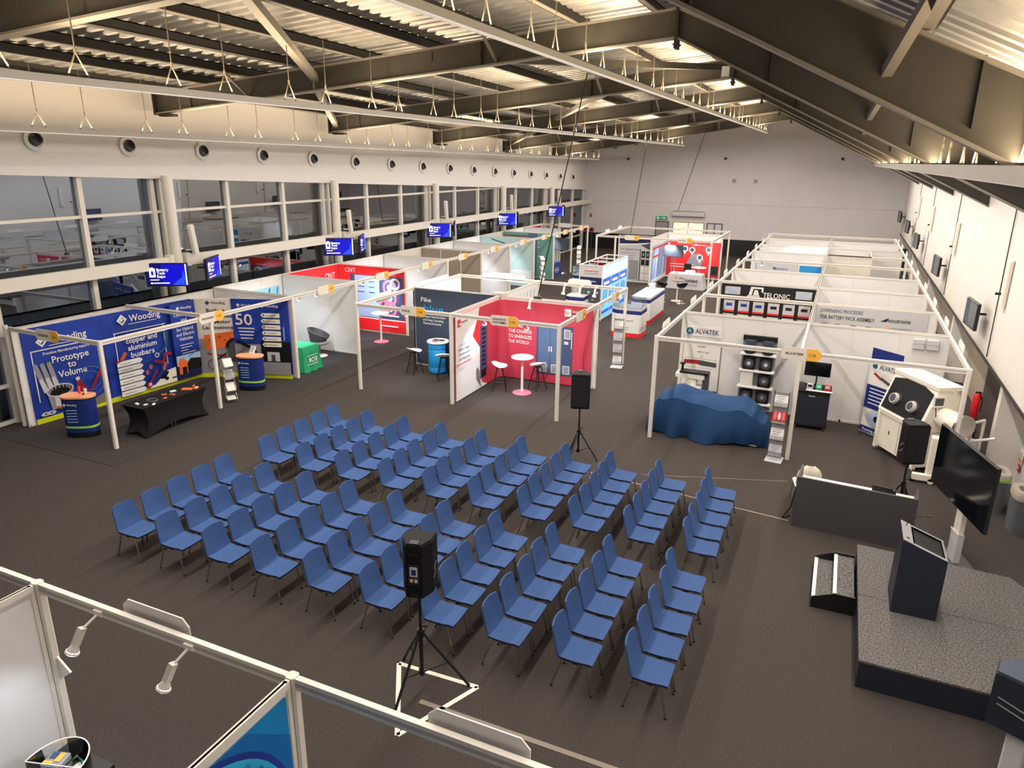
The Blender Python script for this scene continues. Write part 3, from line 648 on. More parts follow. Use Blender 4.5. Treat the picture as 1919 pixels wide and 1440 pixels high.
# ================================================================ BOOTH GRAPHICS
# left row
a = graphic(BL[2], (-17.32, 17.6, .9), EY, NX, 1.55, 1.35, 'white'); a.rect(.05, .75, 1.45, .5, 'lcyan').rect(.05, .1, 1.45, .5, 'lcyan')
for i in range(7): a.line(.1 + .2 * i, .15 + .07 * (i % 3), .3 + .19 * i, .5, .04, ['tealdk', 'cyan', 'white'][i % 3]); a.line(.1 + .2 * i, .8, .25 + .19 * i, 1.2 - .1 * (i % 2), .05, ['cyan', 'tealdk', 'sky'][i % 3])
a.done()
a = graphic(BL[2], (-15.75, 19.285, .05), EX, NY, .02, .02, 'white'); a.done()
a = graphic(BL[3], (-17.32, 19.35, .05), EY, NX, 2.95, 2.42, 'red'); a.text(2.2, 1.95, .2, 'CNT', 'white').rect(2.3, 1.85, .25, .03, 'white'); a.done()
a = graphic(BL[3], (-17.3, 22.33, .05), EX, NY, 2.95, 2.42, 'red')
a.rect(.55, .5, 2.35, 1.6, 'slateblue').rect(.75, .52, 1.1, 1.56, 'sky').rect(.0, .45, 2.95, .04, 'white')
for z in (.6, 1.0, 1.4): a.ring(2.3, z + .3, .3, .1, 'pink').ell(2.3, z + .3, .12, .12, 'lcyan')
a.ring(2.55, 1.85, .22, .08, 'white'); a.ring(2.1, 1.0, .28, .1, 'pink')
for z in (1.85, 1.65, 1.45): a.rect(.9, z, .3, .03, 'slateblue').rect(1.4, z, .25, .03, 'slateblue')
a.text(.35, 2.17, .17, 'CNT', 'white').rect(1.9, .22, .75, .05, 'white').rect(1.9, .62, .8, .05, 'white').rect(2.1, 2.15, .5, .02, 'white'); a.done()
a = graphic(BL[7], (-17.3, 34.48, .05), EX, NY, 2.95, 2.42, 'mint'); a.line(.1, 2.2, 1.2, 1.9, .1, 'lcyan').line(.6, 2.3, 1.4, 2.1, .06, 'tealdk').rect(1.5, .1, 1.4, .7, 'panel'); a.done()
a = graphic(BL[8], (-17.3, 37.28, .05), EX, NY, 2.95, 2.42, 'teal'); a.rect(.0, 2.2, 2.6, .06, 'dred').lines(1.75, 1.9, .5, 4, .25, 'mint', .05); a.rect(1.5, .1, .55, 2.3, 'steelblue').lines(1.6, 1.9, .35, 3, .28, 'sky', .06); a.done()
a = graphic(BL[5], (-17.32, 25.6, 2.0), EY, NX, 2.8, .4, 'boardtan'); a.done()
a = graphic(BL[10], (-17.32, 40.4, .6), EY, NX, 2.5, 1.8, 'dred'); a.lines(.2, 1.4, 2, 5, .25, 'white', .06); a.done()
# middle block: dark grey wall
a = graphic(MA, (-11.95, 19.18, .05), EX, NY, 2.9, 2.42, 'slate')
a.text(.22, 2.02, .14, 'Fike', 'white', wd=.36).text(.32, 1.70, .24, 'blue', 'cyan', wd=.70)
for i, s in enumerate(('Liquid Immersion', 'and Deep Cascading', 'Thermal Runaway')): a.text(.28, 1.53 - .11 * i, .07, s, 'white', wd=.80 - .07 * i)
a.ring(1.35, .8, .5, .015, 'cyan', a0=0, a1=pi / 2).rect(.95, .2, .015, .6, 'cyan').rect(.95, .85, 1.2, .015, 'cyan'); a.done()
# rear left booth inner graphic
a = graphic(MC, (-9.05, 19.3, .05), (0, 1, 0), (-1, 0, 0), 2.8, 2.42, 'panel'); a.done()
a = graphic(MC, (-9.0, 19.5, .3), EY, NX, 2.6, 2.1, 'panel')
for i in range(6): a.line(.2 + .3 * i, .3, .9 + .28 * i, 2.0, .06, ['sky', 'lgrey', 'mint'][i % 3])
a.done()
# right block
al = graphic(RA, (-3.55, 19.335, 2.03 - .18), EX, NY, 1.0, .26, 'white'); al.ell(.16, .13, .10, .10, 'tealdk').ring(.16, .13, .10, .02, 'cyan').text(.10, .09, .1, 'A', 'white').text(.30, .08, .13, 'ALVATEK', 'slateblue', wd=.62); al.done()
a = graphic(RA, (-3.55, 19.335, .24), EX, NY, 1.03, 1.50, 'dirt'); a.rect(.025, .025, .98, 1.45, 'white'); a.O += a.U * .03 + a.V * .04
a.text(.36, 1.27, .05, 'ACAEV', 'black').text(.36, 1.12, .05, 'VIRTU 120', 'dgrey'); a.rect(.05, .95, .85, .01, 'grey').ring(.5, 1.02, .035, .01, 'grey').poly([(.03, .8), (.45, .8), (.45, .92), (.03, .9)], 'dred').poly([(.45, .78), (.9, .76), (.9, .88), (.45, .92)], 'dgrey').lines(.1, .7, .7, 8, .065, 'lgrey', .015); a.rect(0, -.0, .97, .09, 'navy').text(.25, .02, .04, 'MICROFIT', 'white'); a.done()
a = graphic(RB2, (-3.5, 25.28, .05), EX, NY, 3.0, 2.35, 'black')
for x in (.12, 2.38): a.rect(x, 2.0, .5, .26, 'lgrey').lines(x + .05, 2.2, .4, 4, .05, 'sky', .02)
a.poly([(.90, 2.02), (1.0, 2.02), (1.04, 2.24), (1.30, 2.24), (1.30, 2.14), (1.36, 2.14), (1.36, 2.30), (.96, 2.30)], 'white').poly([(1.04, 2.02), (1.24, 2.02), (1.18, 2.2), (1.08, 2.2)], 'white').rect(.86, 1.97, .4, .04, 'white')
a.text(1.36, 1.97, .17, 'TELONIC', 'white', wd=.85).text(.9, 1.88, .05, 'INSTRUMENTS & POWER SUPPLIES', 'white', wd=1.3)
for r in range(4):
    for c in range(6):
        x = .12 + c * .48; z = 1.42 - r * .46; a.rect(x, z + .02, .36, .36, 'lgrey').rect(x, z - .02, .36, .06, 'red')
        if r == 0: a.rect(x + .08, z + .18, .2, .1, 'wblue' if c < 3 else 'black')
        elif c == 2: a.ell(x + .18, z + .2, .12, .14, 'dgrey').ell(x + .18, z + .22, .05, .05, 'red')
        else: a.rect(x + .06, z + .15, .22, .12, 'dgrey').rect(x + .08, z + .18, .1, .06, 'sky')
a.done()
a = graphic(RC, (-.38, 22.33, .6), EX, NY, 2.85, 1.85, 'lgrey')
a.text(.12, 1.66, .10, 'DISPENSING PROCESSES', 'dgrey', wd=1.1).text(.12, 1.47, .11, 'FOR BATTERY PACK ASSEMBLY', 'black', wd=1.42)
a.poly([(1.68, 1.52), (1.85, 1.62), (1.84, 1.52)], 'black').text(1.82, 1.52, .12, 'Accutronix', 'black', wd=.62).ell(1.88, 1.36, .045, .045, 'peach').text(1.98, 1.33, .06, 'scheugenpflug', 'grey', wd=.5).poly([(1.7, 1.05), (2.05, 1.22), (2.5, 1.05)], 'dgrey')
for x in (.2, .55, .95, 1.35): a.ell(x + .05, 1.28, .12, .07, 'dirt').rect(x, 1.2, .12, .1, 'dgrey')
a.done()
a = graphic(RH, (-3.4, 34.78, .1), EX, NY, 1.8, 2.0, 'lgrey'); a.text(.75, 1.6, .14, 'Munters', 'steelblue').rect(.0, .8, .7, .5, 'sky').rect(.75, .7, .9, .55, 'navy').line(.8, 1.1, 1.6, 1.1, .03, 'sky').line(0, 1.1, .6, 1.05, .05, 'dgrey'); a.done()
a = graphic(RH, (-1.55, 34.78, .1), EX, NY, .95, 2.05, 'white'); a.rect(.02, 1.5, .91, .35, 'cyan').rect(.02, .9, .91, .4, 'cyan').rect(.25, .5, .08, .1, 'black').rect(0, 1.95, .95, .06, 'yellow'); a.done()
a = graphic(RL, (2.45, 31.8, .1), (0, 1, 0), (-1, 0, 0), .9, 2.0, 'mint'); a.lines(.1, 1.8, .7, 6, .28, 'teal', .12); a.done()
# far middle block
a = graphic(FA, (-10.95, 38.58, .1), EX, NY, 1.85, 2.38, 'lgrey')
a.rect(0, 1.92, 1.85, .46, 'navy').poly([(0, 1.85), (.9, 1.90), (1.85, 2.02), (1.85, 2.08), (.9, 1.98), (0, 1.94)], 'white').poly([(1.2, 1.9), (1.85, 1.6), (1.85, 2.1)], 'dgrey').text(.1, 1.62, .11, 'Fast Tagging Revolution', 'dirt', wd=1.1).lines(.1, 1.45, 1, 4, .13, 'grey', .03)
for x in (1.25, 1.5):
    a.rect(x, 1.25, .2, .35, 'black').ell(x + .1, 1.42, .05, .1, 'teal').rect(x, .85, .2, .3, 'black')
    for z in (.45, .05): a.rect(x, z, .2, .34, 'white').rect(x + .06, z + .1, .08, .02, 'grey')
a.rect(1.17, 0, .04, 1.7, 'black').rect(1.76, 0, .04, 1.7, 'black').rect(.6, .1, .5, 1.0, 'grey'); a.done()
a = graphic(FB, (-8.95, 41.48, .1), EX, NY, 2.95, 1.95, 'red')
a.poly([(1.1, .6), (1.9, .6), (2.1, 1.0), (1.8, 1.3), (1.4, 1.25), (1.2, .9)], 'grey').rect(1.4, 1.75, .8, .03, 'white').rect(.2, .65, 1.4, .03, 'white').rect(.2, .5, 1.4, .03, 'white')
for x, z, c in ((1.0, 1.5, 'tealdk'), (1.4, 1.45, 'dgrey'), (2.3, 1.5, 'steelblue'), (1.85, 1.05, 'tealdk')): a.poly([(x - .12, z), (x + .12, z), (x, z - .3)], 'white').ell(x, z + .04, .17, .17, 'white').ell(x, z + .04, .11, .11, c)
a.done()
a = graphic(FB, (-8.98, 38.0, .1), EY, NX, 3.4, 1.95, 'sky')
for i in range(8): a.line(.1 + .4 * i, .2, .5 + .38 * i, 1.7, .1, ['cyan', 'wblue', 'white', 'tealdk'][i % 4])
a.rect(0, 1.75, 3.4, .1, 'red').rect(.1, 1.3, 1.2, .12, 'red').rect(0, 0, 3.4, .15, 'white'); a.done()
# ---------------------------------------------------------------- printed backdrops
def seg(b, A, B, h, m, t=.05):
    A = Vector((*A, 0)); B = Vector((*B, 0)); U = (B - A).normalized(); N = U.cross(Vector((0, 0, 1)))
    b.beam(A - N * t / 2 + Vector((0, 0, h / 2)), B - N * t / 2 + Vector((0, 0, h / 2)), t, h, m); return Art(b, A, U, N), (B - A).length
BD = thing('printed_backdrop', 'blue and white printed backdrop with copper busbar pictures at the left', 'backdrop')
def logo(a, x, y, s, m='white', tw=.9, name='Wooding', sub=True):
    a.poly([(x, y + s), (x - s, y), (x, y - s), (x + s, y)], m).poly([(x - .5 * s, y + .05 * s), (x - .1 * s, y - .35 * s), (x + .25 * s, y), (x + .55 * s, y - .05 * s), (x, y - .6 * s), (x - .65 * s, y + .1 * s)], 'wblue2').poly([(x - .1 * s, y + .3 * s), (x + .3 * s, y + .1 * s), (x + .2 * s, y + .4 * s)], 'wblue2')
    a.text(x + s * 1.35, y - s * .55, s * 1.25, name, m, wd=tw)
    if sub: a.rect(x + s * 1.1, y - s * 1.0, tw * .9, .015, m)
b = MB(); a, L = seg(b, (-17.3, 10.3), (-16.95, 15.0), 2.38, 'wblue')
a.rect(0, 0, L, .14, 'lime'); logo(a, .44, 2.02, .14, 'white', .92)
for q in ((.14, 1.80, 1.5, .025), (.14, .55, .025, 1.25)): a.rect(*q, 'white')
a.text(.42, 1.68, .07, 'Precision Manufacturing experts', 'white', wd=1.15).text(.60, 1.44, .17, 'Prototype', 'white', wd=.92).text(1.06, 1.25, .17, 'to', 'white', al='c').text(1.05, 1.04, .17, 'Volume', 'white', al='c', wd=.72)
for i in range(3): a.poly([(.13 + .16 * i, 1.48), (.23 + .16 * i, 1.50), (.42 + .14 * i, .75), (.28 + .14 * i, .75)], 'grey').poly([(.21 + .15 * i, 1.1), (.29 + .15 * i, 1.12), (.42 + .14 * i, .75), (.28 + .14 * i, .75)], 'lgrey')
a.poly([(.34, .72), (.98, .72), (.95, .28), (.40, .28)], 'grey').rect(.5, .28, .2, .44, 'lgrey').ell(.66, .74, .34, .16, 'lgrey').ell(.66, .74, .29, .13, 'black')
for i in range(9):
    t = pi * i / 8; a.rect(.63 + .25 * math.cos(t), .74 + .09 * math.sin(t) - .03, .035, .07, 'grey')
a.ring(1.45, .78, .38, .02, 'steelblue').ring(1.45, .78, .25, .015, 'steelblue'); a.poly([(1.05, .85), (1.15, .9), (1.35, .55), (1.22, .5)], 'dred').poly([(1.35, .50), (1.42, .52), (1.85, 1.05), (1.78, 1.12)], 'dred').ell(1.12, .92, .06, .05, 'lgrey')
for x in (.16, .3): a.ell(x + .05, .24, .11, .05, 'lgrey').ell(x + .05, .24, .03, .02, 'wblue2')
a.line(.5, .34, .75, .24, .06, 'copper').poly([(1.3, .15), (1.9, .15), (1.9, .45), (1.5, .3)], 'dirt')
a.rect(1.93, .14, .01, 2.24, 'navy')
logo(a, 2.50, 2.17, .15, 'white', .93)
a.rect(2.2, 1.84, 1.55, .02, 'white').rect(2.22, 1.1, .02, .75, 'white').rect(3.66, .7, .02, 1.15, 'white')
a.text(2.98, 1.52, .15, 'copper and', 'white', al='c', wd=.92).text(2.98, 1.32, .15, 'aluminium', 'white', al='c', wd=.86).text(2.96, 1.12, .15, 'busbars', 'white', al='c', wd=.7)
for i in range(6):
    z = .94 - .165 * i; a.poly([(2.18, z), (2.84, z), (2.92, z + .07), (2.84, z + .14), (2.18, z + .14)], 'white').rect(2.26, z + .05, .34, .02, 'grey')
a.line(3.6, 1.62, 3.75, 1.6, .07, 'tealdk').line(3.74, 1.6, 3.66, 1.2, .07, 'tealdk').line(3.66, 1.2, 3.4, 1.05, .05, 'tealdk').ring(3.35, 1.03, .07, .03, 'lgrey')
a.line(3.25, .88, 3.5, .78, .07, 'dred').line(3.5, .78, 3.62, 1.02, .08, 'dred').line(3.62, 1.02, 3.8, .98, .08, 'dred').line(2.30, 1.12, 2.45, 1.3, .10, 'copper').line(2.15, 1.08, 2.32, 1.12, .05, 'dred')
a.poly([(3.0, .14), (3.87, .14), (3.87, .56), (3.6, .52), (3.3, .35)], 'cream').poly([(3.15, .2), (3.0, .3), (3.45, .62), (3.55, .55), (3.3, .3)], 'wblue2').poly([(3.3, .35), (3.55, .52), (3.65, .48), (3.5, .3)], 'black').line(3.0, .28, 3.3, .62, .05, 'dred').ell(3.0, .25, .09, .08, 'dred').ell(3.02, .26, .05, .05, 'lgrey').ell(3.55, .3, .06, .05, 'black').rect(3.72, .25, .14, .05, 'tealdk')
for x, z in ((2.98, .62), (3.1, .75), (3.55, .72), (3.5, .62)): a.ell(x, z, .05, .07, 'copper')
a.rect(3.88, .14, L - 3.88, 2.24, 'navy').rect(3.90, .85, L - 3.92, 1.50, 'wblue'); logo(a, 4.15, 2.2, .06, 'white', .36, sub=False)
a.text(4.3, 1.98, .10, 'Core Power', 'white', al='c', wd=.62).text(4.3, 1.82, .10, 'and', 'white', al='c').text(4.3, 1.55, .10, 'for Hybrid', 'white', al='c', wd=.55).text(4.3, 1.41, .10, 'and Electric', 'white', al='c', wd=.6).text(4.3, 1.27, .10, 'Vehicles', 'white', al='c', wd=.45)
for i in range(4): a.rect(4.08 + .03 * (i % 2), 1.13 - .08 * i, .45 - .1 * (i % 3), .02, 'white')
a.rect(3.90, .55, .8, .3, 'sky').rect(3.90, .55, .8, .1, 'peach').poly([(4.2, .55), (4.35, .72), (4.71, .66), (4.71, .4), (4.2, .4)], 'black').rect(3.95, .3, .28, .38, 'orange').rect(4.05, .3, .15, .2, 'black').rect(3.98, .66, .18, .1, 'orange').line(4.3, .78, 4.6, .9, .02, 'dgrey')
b.build('long_panel', BD, smooth=False)
b = MB(); a, L = seg(b, (-16.95, 15.0), (-15.4, 15.95), 2.38, 'boardtan')
a.rect(0, 0, L, .14, 'lime').rect(.1, .14, L - .1, 1.05, 'grey'); logo(a, .45, 2.26, .07, 'dgrey', .4, sub=False)
for z, s, wd in ((1.99, 'Busbars,', .55), (1.82, 'Coils, Stacks', .85), (1.65, 'and Motor', .75), (1.48, 'Laminations', .85)): a.text(.68, z, .11, s, 'black', al='c', wd=wd)
a.poly([(.25, 1.3), (.6, 1.35), (1.25, 1.42), (1.35, 1.1), (1.2, .95), (.7, .9), (.28, .85)], 'orange')
for i in range(6): a.ell(.4 + .15 * i, 1.15 + .05 * (i % 3), .025, .025, 'dred')
a.ell(1.2, .95, .36, .27, 'black').poly([(.86, .92), (1.54, .92), (1.45, .5), (.95, .5)], 'dgrey').ell(1.2, .98, .25, .15, 'dgrey').line(.3, .75, .85, .65, .05, 'dred').ring(.45, .42, .16, .02, 'dgrey').line(.55, .55, .85, .75, .04, 'black')
b.build('corner_panel', BD, smooth=False)
b = MB(); a, L = seg(b, (-15.98, 15.55), (-14.36, 16.1), 2.38, 'wblue')
a.rect(0, 0, L, .14, 'lime').rect(0, .14, .80, .90, 'grey').rect(.80, .14, L - .80, 1.0, 'black'); logo(a, .22, 2.2, .06, 'white', .4, sub=False); logo(a, .95, 2.2, .06, 'white', .4, sub=False)
a.text(.10, 1.62, .34, '50', 'cream', wd=.52)
for i in range(4): a.rect(.16 + .02 * i, 1.5 - .1 * i, .5 - .04 * i, .035, 'white')
for i in range(6):
    z = 1.86 - .175 * i; a.poly([(.88, z + .065), (.94, z), (1.46, z), (1.46, z + .13), (.94, z + .13)], 'cream').ell(.97, z + .065, .03, .04, 'grey').rect(1.03, z + .05, .3, .02, 'grey')
a.rect(.82, .14, L - .84, .38, 'grey').rect(1.0, .55, .38, .28, 'lgrey').rect(1.12, .55, .12, .2, 'dgrey').line(.1, 1.15, .6, .9, .09, 'black').line(.6, .9, .8, .5, .09, 'black').rect(1.55, 1.2, .03, .4, 'sky')
b.build('end_panel', BD, smooth=False)
# red curved backdrop
RBd = thing('printed_backdrop', 'curved red fabric backdrop printed with blue power cabinets', 'backdrop', (-8.95, 19.1, 0))
b = MB()
def rf(u, v):
    s = u * 5.5; z = .03 + 2.36 * v
    if s < 2.35: p = (0, -2.8 + s * 2.58 / 2.35)
    elif s < 2.9:
        q = (s - 2.35) / .55 * pi / 2; p = (.22 - .22 * math.cos(q), -.22 + .22 * math.sin(q))
    else: p = (.22 + (s - 2.9) * (2.65 / 2.6), 0)
    return (p[0], p[1], z)
b.sheet(rf, 110, 2, .03, 'digred'); b.build('fabric_panel', RBd)
b = MB(); a = Art(b, (0, -2.8, .03), EY, NX)
a.poly([(0, 0), (1.9, 0), (1.55, .15), (1.42, .45), (1.43, 1.22), (.98, 1.63), (1.32, 2.12), (1.40, 2.36), (0, 2.36)], 'panel')
a.poly([(1.5, 0), (1.35, .15), (1.20, .30), (1.18, .60), (1.30, .66), (1.40, .5)], 'dirt').poly([(1.42, 1.22), (.98, 1.63), (1.32, 2.12), (1.44, 1.8)], 'red')
a.poly([(1.44, .25), (1.90, .48), (1.90, 1.82), (1.44, 1.80)], 'slateblue')
for i in range(9): a.rect(1.55, .62 + .13 * i, .22, .08, 'black')
a.rect(1.50, .3, .3, .22, 'black').rect(.12, 2.05, .14, .2, 'red').rect(.30, 2.14, .35, .03, 'dirt').rect(.16, 2.09, .08, .06, 'white')
for i, s in enumerate(('Testing Solutions', 'Battery Testing', 'Simulation and', 'Life Requiring')): a.text(.13, 1.52 - .13 * i, .07, s, 'sky' if i < 1 else 'slateblue', wd=.62)
a.rect(0, 1.02, .85, .02, 'red').rect(.15, .92, .4, .01, 'pink').rect(.15, .86, .3, .01, 'pink'); b.build('side_print', RBd, smooth=False)
b = MB(); a = Art(b, (0, 0, .03), EX, NY)
for z, s, wd in ((1.58, 'WE TAKE', .45), (1.41, 'THE CHARGE', .75), (1.25, 'TO ENERGIZE', .75), (1.09, 'THE WORLD', .68)): a.text(.27, z, .10, s, 'white', wd=wd)
a.rect(1.18, .26, 1.12, 1.48, 'slateblue').rect(1.24, .30, .36, 1.42, 'steelblue').rect(1.62, .30, .36, 1.42, 'steelblue').rect(1.28, 1.68, .25, .05, 'white')
for x in (1.57, 1.64): a.rect(x, .95, .03, .16, 'white')
for x in (1.30, 1.66, 2.02): a.rect(x, .32, .22, .26, 'lgrey').rect(x + .03, .35, .16, .2, 'grey')
a.rect(2.04, 1.38, .2, .28, 'lgrey').rect(2.07, 1.41, .14, .22, 'grey').rect(2.05, 1.22, .13, .09, 'lgrey').rect(2.27, 1.1, .02, .5, 'white')
a.rect(2.04, 2.05, .2, .22, 'white').text(2.07, 2.11, .08, 'D/', 'dgrey').text(2.27, 2.17, .07, 'DIGATRON', 'white', wd=.4).rect(2.27, 2.08, .32, .03, 'white')
for i in range(6): a.poly([(2.55 + .03 * i, .1), (2.58 + .03 * i, .1), (2.46 + .03 * i, .9), (2.62 + .03 * i, 1.9), (2.605 + .03 * i, 1.9), (2.445 + .03 * i, .9)], 'redline')
b.build('back_print', RBd, smooth=False)

# ================================================================ FURNITURE
def poseur(label, loc, basecol='lgrey', h=1.06, r=.32, top='white'):
    t = thing('poseur_table', label, 'table', loc, 0, 'tall round tables')
    b = MB(); b.lathe([(0, h - .03), (r - .01, h - .03), (r, h - .02), (r, h - .005), (r - .01, h), (0, h)], top, n=36); b.build('tabletop', t)
    b = MB(); b.cyl((0, 0, .02), (0, 0, h - .03), .035, 'frame', n=16); b.build('column', t)
    b = MB(); b.lathe([(0, .03), (.05, .03), (.26, .012), (.27, 0), (0, 0)], basecol, n=32); b.build('base', t); return t
poseur('tall white round table in front of the curved red backdrop', (-7.72, 17.95, 0), 'pink')
poseur('tall white round table in the red printed booth by the windows', (-14.65, 21.15, 0), 'pink')
st = thing('bar_stool', 'white shell bar stool left of the tall table by the red backdrop', 'stool', (-8.40, 17.9, 0), .4, 'white shell bar stools')
b = MB()
def sf(u, v):
    t = 2 * pi * u; r = .02 + .21 * v; return (r * math.cos(t) * .95, r * math.sin(t) * 1.05, .74 - .02 * (1 - v) + .10 * v ** 3 * max(0, -math.cos(t)))
b.sheet(lambda u, v: sf(1 - u, v), 24, 5, .02, 'white'); b.build('seat', st)
for q in range(4):
    a0 = pi / 4 + q * pi / 2; b = MB(); b.cyl((.09 * math.cos(a0), .09 * math.sin(a0), .70), (.27 * math.cos(a0), .27 * math.sin(a0), 0), .016, 'black', r1=.013, n=8); b.build('leg', st)
b = MB(); R_ = .205
for q in range(4):
    a0 = pi / 4 + q * pi / 2; b.cyl((R_ * math.cos(a0), R_ * math.sin(a0), .27), (R_ * math.cos(a0 + pi / 2), R_ * math.sin(a0 + pi / 2), .27), .009, 'black', n=6)
b.cyl((0, 0, .66), (0, 0, .72), .08, 'black', n=12); b.build('footrest', st)
G_ = 'white shell bar stools'
dup(st, (-7.45, 18.45, 0), 2.6, 'white shell bar stool behind the tall table by the red backdrop', G_)
dup(st, (-11.45, 18.25, 0), 1.2, 'beige white bar stool left of the blue barrel counter', G_)
dup(st, (-10.35, 18.1, 0), 2.2, 'white bar stool right of the blue barrel counter, partly behind the booth post', G_)
t = thing('barrel_counter', 'blue barrel shaped counter with white round top', 'counter', (-10.85, 18.65, 0))
b = MB(); b.lathe([(.24, 0), (.29, .06), (.30, .2), (.29, .22), (.30, .24), (.30, .75), (.29, .77), (.30, .79), (.30, .93), (.24, .97)], 'cyan', n=32)
b.lathe([(.302, .0), (.303, .95)], 'navy', n=12, a0=-.2, a1=1.2); b.build('drum', t)
b = MB(); b.lathe([(0, .97), (.33, .97), (.34, .98), (.34, 1.01), (.33, 1.02), (0, 1.02)], 'white', n=36); b.build('top', t)
b = MB(); b.box(-.15, -.1, 1.022, .02, .08, 1.035, 'dgrey'); b.box(.04, -.05, 1.022, .2, .1, 1.04, 'slate'); b.box(-.1, -.24, 1.022, .1, -.16, 1.03, 'orange')
tag(b.build('leaflet_pile', loc=(-10.85, 18.65, 0), smooth=False), 'small dark leaflets on the blue barrel counter', 'leaflets')
def promo(label, loc, rz):
    t = thing('promotional_counter', label, 'counter', loc, rz, 'blue curved counters with peach tops')
    def oval(k, s=1): return [(s * .36 * (abs(math.cos(a)) ** .7) * (1 if math.cos(a) > 0 else -1), s * .22 * (abs(math.sin(a)) ** .8) * (1 if math.sin(a) > 0 else -1)) for a in [2 * pi * i / k for i in range(k)]]
    b = MB(); b.prism(oval(40), .0, .13, 'black'); b.prism(oval(40, 1.0), .13, .95, 'wblue2'); b.prism(oval(40, 1.012), .24, .29, 'grass'); b.prism(oval(40, 1.01), .93, .96, 'black')
    a = Art(b, (-.36, -.225, 0), EX, NY); logo(a, .14, .82, .04, 'white', .22, sub=False)
    for i in range(5): a.rect(.16, .68 - .07 * i, .24, .018, 'sky')
    b.build('body', t, smooth=True)
    b = MB(); b.prism(oval(40, 1.06), .96, 1.0, 'peach'); b.build('top', t); return t
promo('blue curved counter with peach top at the far left beside the booth corner post', (-15.72, 10.38, 0), .5)
promo('blue curved counter with peach top beside the brochure rack', (-14.75, 14.85, 0), .35)
b = MB(); b.T = Matrix.Rotation(-.5, 4, 'X'); b.box(-.09, -.01, 0, .09, .01, .24, 'white'); Art(b, (-.09, -.01, 0), EX, NY).lines(.03, .18, .12, 3, .05, 'grey')
tag(b.build('leaflet_stand', loc=(-14.78, 14.95, 1.0), smooth=False), 'small white leaflet stand on the peach topped counter', 'leaflet holder')
b = MB(); b.cyl((-.05, .02, 0), (-.1, .05, .16), .03, 'red', n=10); b.cyl((.1, 0, 0), (.1, 0, .03), .02, 'black', n=8); b.box(.05, .05, 0, .1, .1, .12, 'white')
tag(b.build('sample_part', loc=(-15.72, 10.45, 1.0)), 'small red and white sample parts on the leftmost peach topped counter', 'samples')
# stretch cloth table
t = thing('display_table', 'trestle table under tight black stretch cloth with copper samples', 'table', (-14.52, 11.75, 0), pi / 2)
b = MB(); HX, HY = .95, .36
def skirt(side):
    def f(u, v):
        z = .75 * v; s = math.sin(pi * u)
        pinch = .16 * math.sin(pi * v) ** .8
        if side in ('f', 'k'):
            lift = .17 * (1 - v) * s ** .8; zz = z + lift; x = (u - .5) * 2 * (HX - pinch * .9 * (1 - s * .6)); y = (-1 if side == 'f' else 1) * (HY - .05 * math.sin(pi * v) * (1 - .3 * s))
            return (x if side == 'f' else -x, y, zz)
        lift = .17 * (1 - v) * s; x = (1 if side == 'r' else -1) * (HX - pinch * .9); y = (u - .5) * 2 * (HY - .05 * math.sin(pi * v))
        return (x, y if side == 'r' else -y, z + lift)
    return f
for sd in 'fkrl': b.sheet(skirt(sd), 16, 10, .006, 'cloth_black')
b.box(-HX, -HY, .735, HX, HY, .752, 'cloth_black'); b.build('stretch_cover', t)
b = MB(); b.tube([(-.7, -.15, .7), (-.85, -.3, .1), (-.88, -.32, .0)], .014, 'black'); b.tube([(-.05, -.2, .3), (-.1, -.22, .02)], .012, 'chrome'); b.tube([(.05, -.2, .3), (0, -.22, .02)], .012, 'chrome'); b.build('folding_leg', t)
random.seed(3)
SM = [(-14.35, 11.05, 'cream', .05), (-14.20, 11.15, 'white', .05), (-14.55, 10.98, 'white', .05), (-14.45, 12.35, 'orange', .13), (-14.6, 12.05, 'white', .07), (-14.3, 12.5, 'peach', .06), (-14.5, 12.6, 'copper', .06), (-14.4, 11.85, 'copper', .07), (-14.55, 11.75, 'copper', .06), (-14.35, 11.6, 'orange', .05)]
for k, (x, y, m, s) in enumerate(SM):
    b = MB(); b.bbox(-s * .6, -s, 0, s * .6, s, .015 + .01 * (k % 3), m, .006)
    if m == 'copper': b.tube([(-s, -s, .02), (0, 0, .035), (s * .8, s, .02)], .008, 'copper')
    tag(b.build('sample_piece', loc=(x, y, .753), rz=k * .7), '%s sample piece on the black cloth table, %s from its left end' % ({'cream': 'cream', 'white': 'white', 'orange': 'orange', 'peach': 'peach', 'copper': 'copper busbar'}[m], ORD[sorted(range(10), key=lambda i: SM[i][1]).index(k)]), 'samples', 'sample pieces on the black table')
b = MB(); b.tube([(.13 * math.cos(i * .5), .10 * math.sin(i * .5), .004 + .004 * (i // 12)) for i in range(26)], .006, 'grey', n=6); tag(b.build('coiled_cable', loc=(-14.48, 11.35, .756)), 'thin grey coiled cable on the black cloth table', 'cable')
# zig-zag brochure rack
t = thing('brochure_rack', 'zigzag silver brochure rack standing between counter and booth post', 'brochure rack', (-14.45, 13.75, 0), 1.0)
for k in range(4):
    b = MB(); z = .08 + .33 * k; s = -1 if k % 2 else 1
    b.T = Matrix.Translation((0, s * .03 + .02 * k, z)) @ Matrix.Rotation(math.radians(38 if k else 10), 4, 'X')
    b.box(-.12, -.16, 0, .12, .16, .008, 'lgrey'); b.box(-.12, -.16, 0, .12, -.15, .04, 'chrome'); b.box(-.10, -.13, .008, .10, .13, .016, ['white', 'cream', 'grey', 'white'][k]); b.build('tray', t, smooth=False)
b = MB()
for k in range(3):
    for s in (-.125, .125):
        z = .08 + .33 * k; b.tube([(s, -.13, z), (s, .14, z + .33)], .006, 'chrome', n=6); b.tube([(s, .13, z), (s, -.14, z + .33)], .006, 'chrome', n=6)
b.build('folding_struts', t)
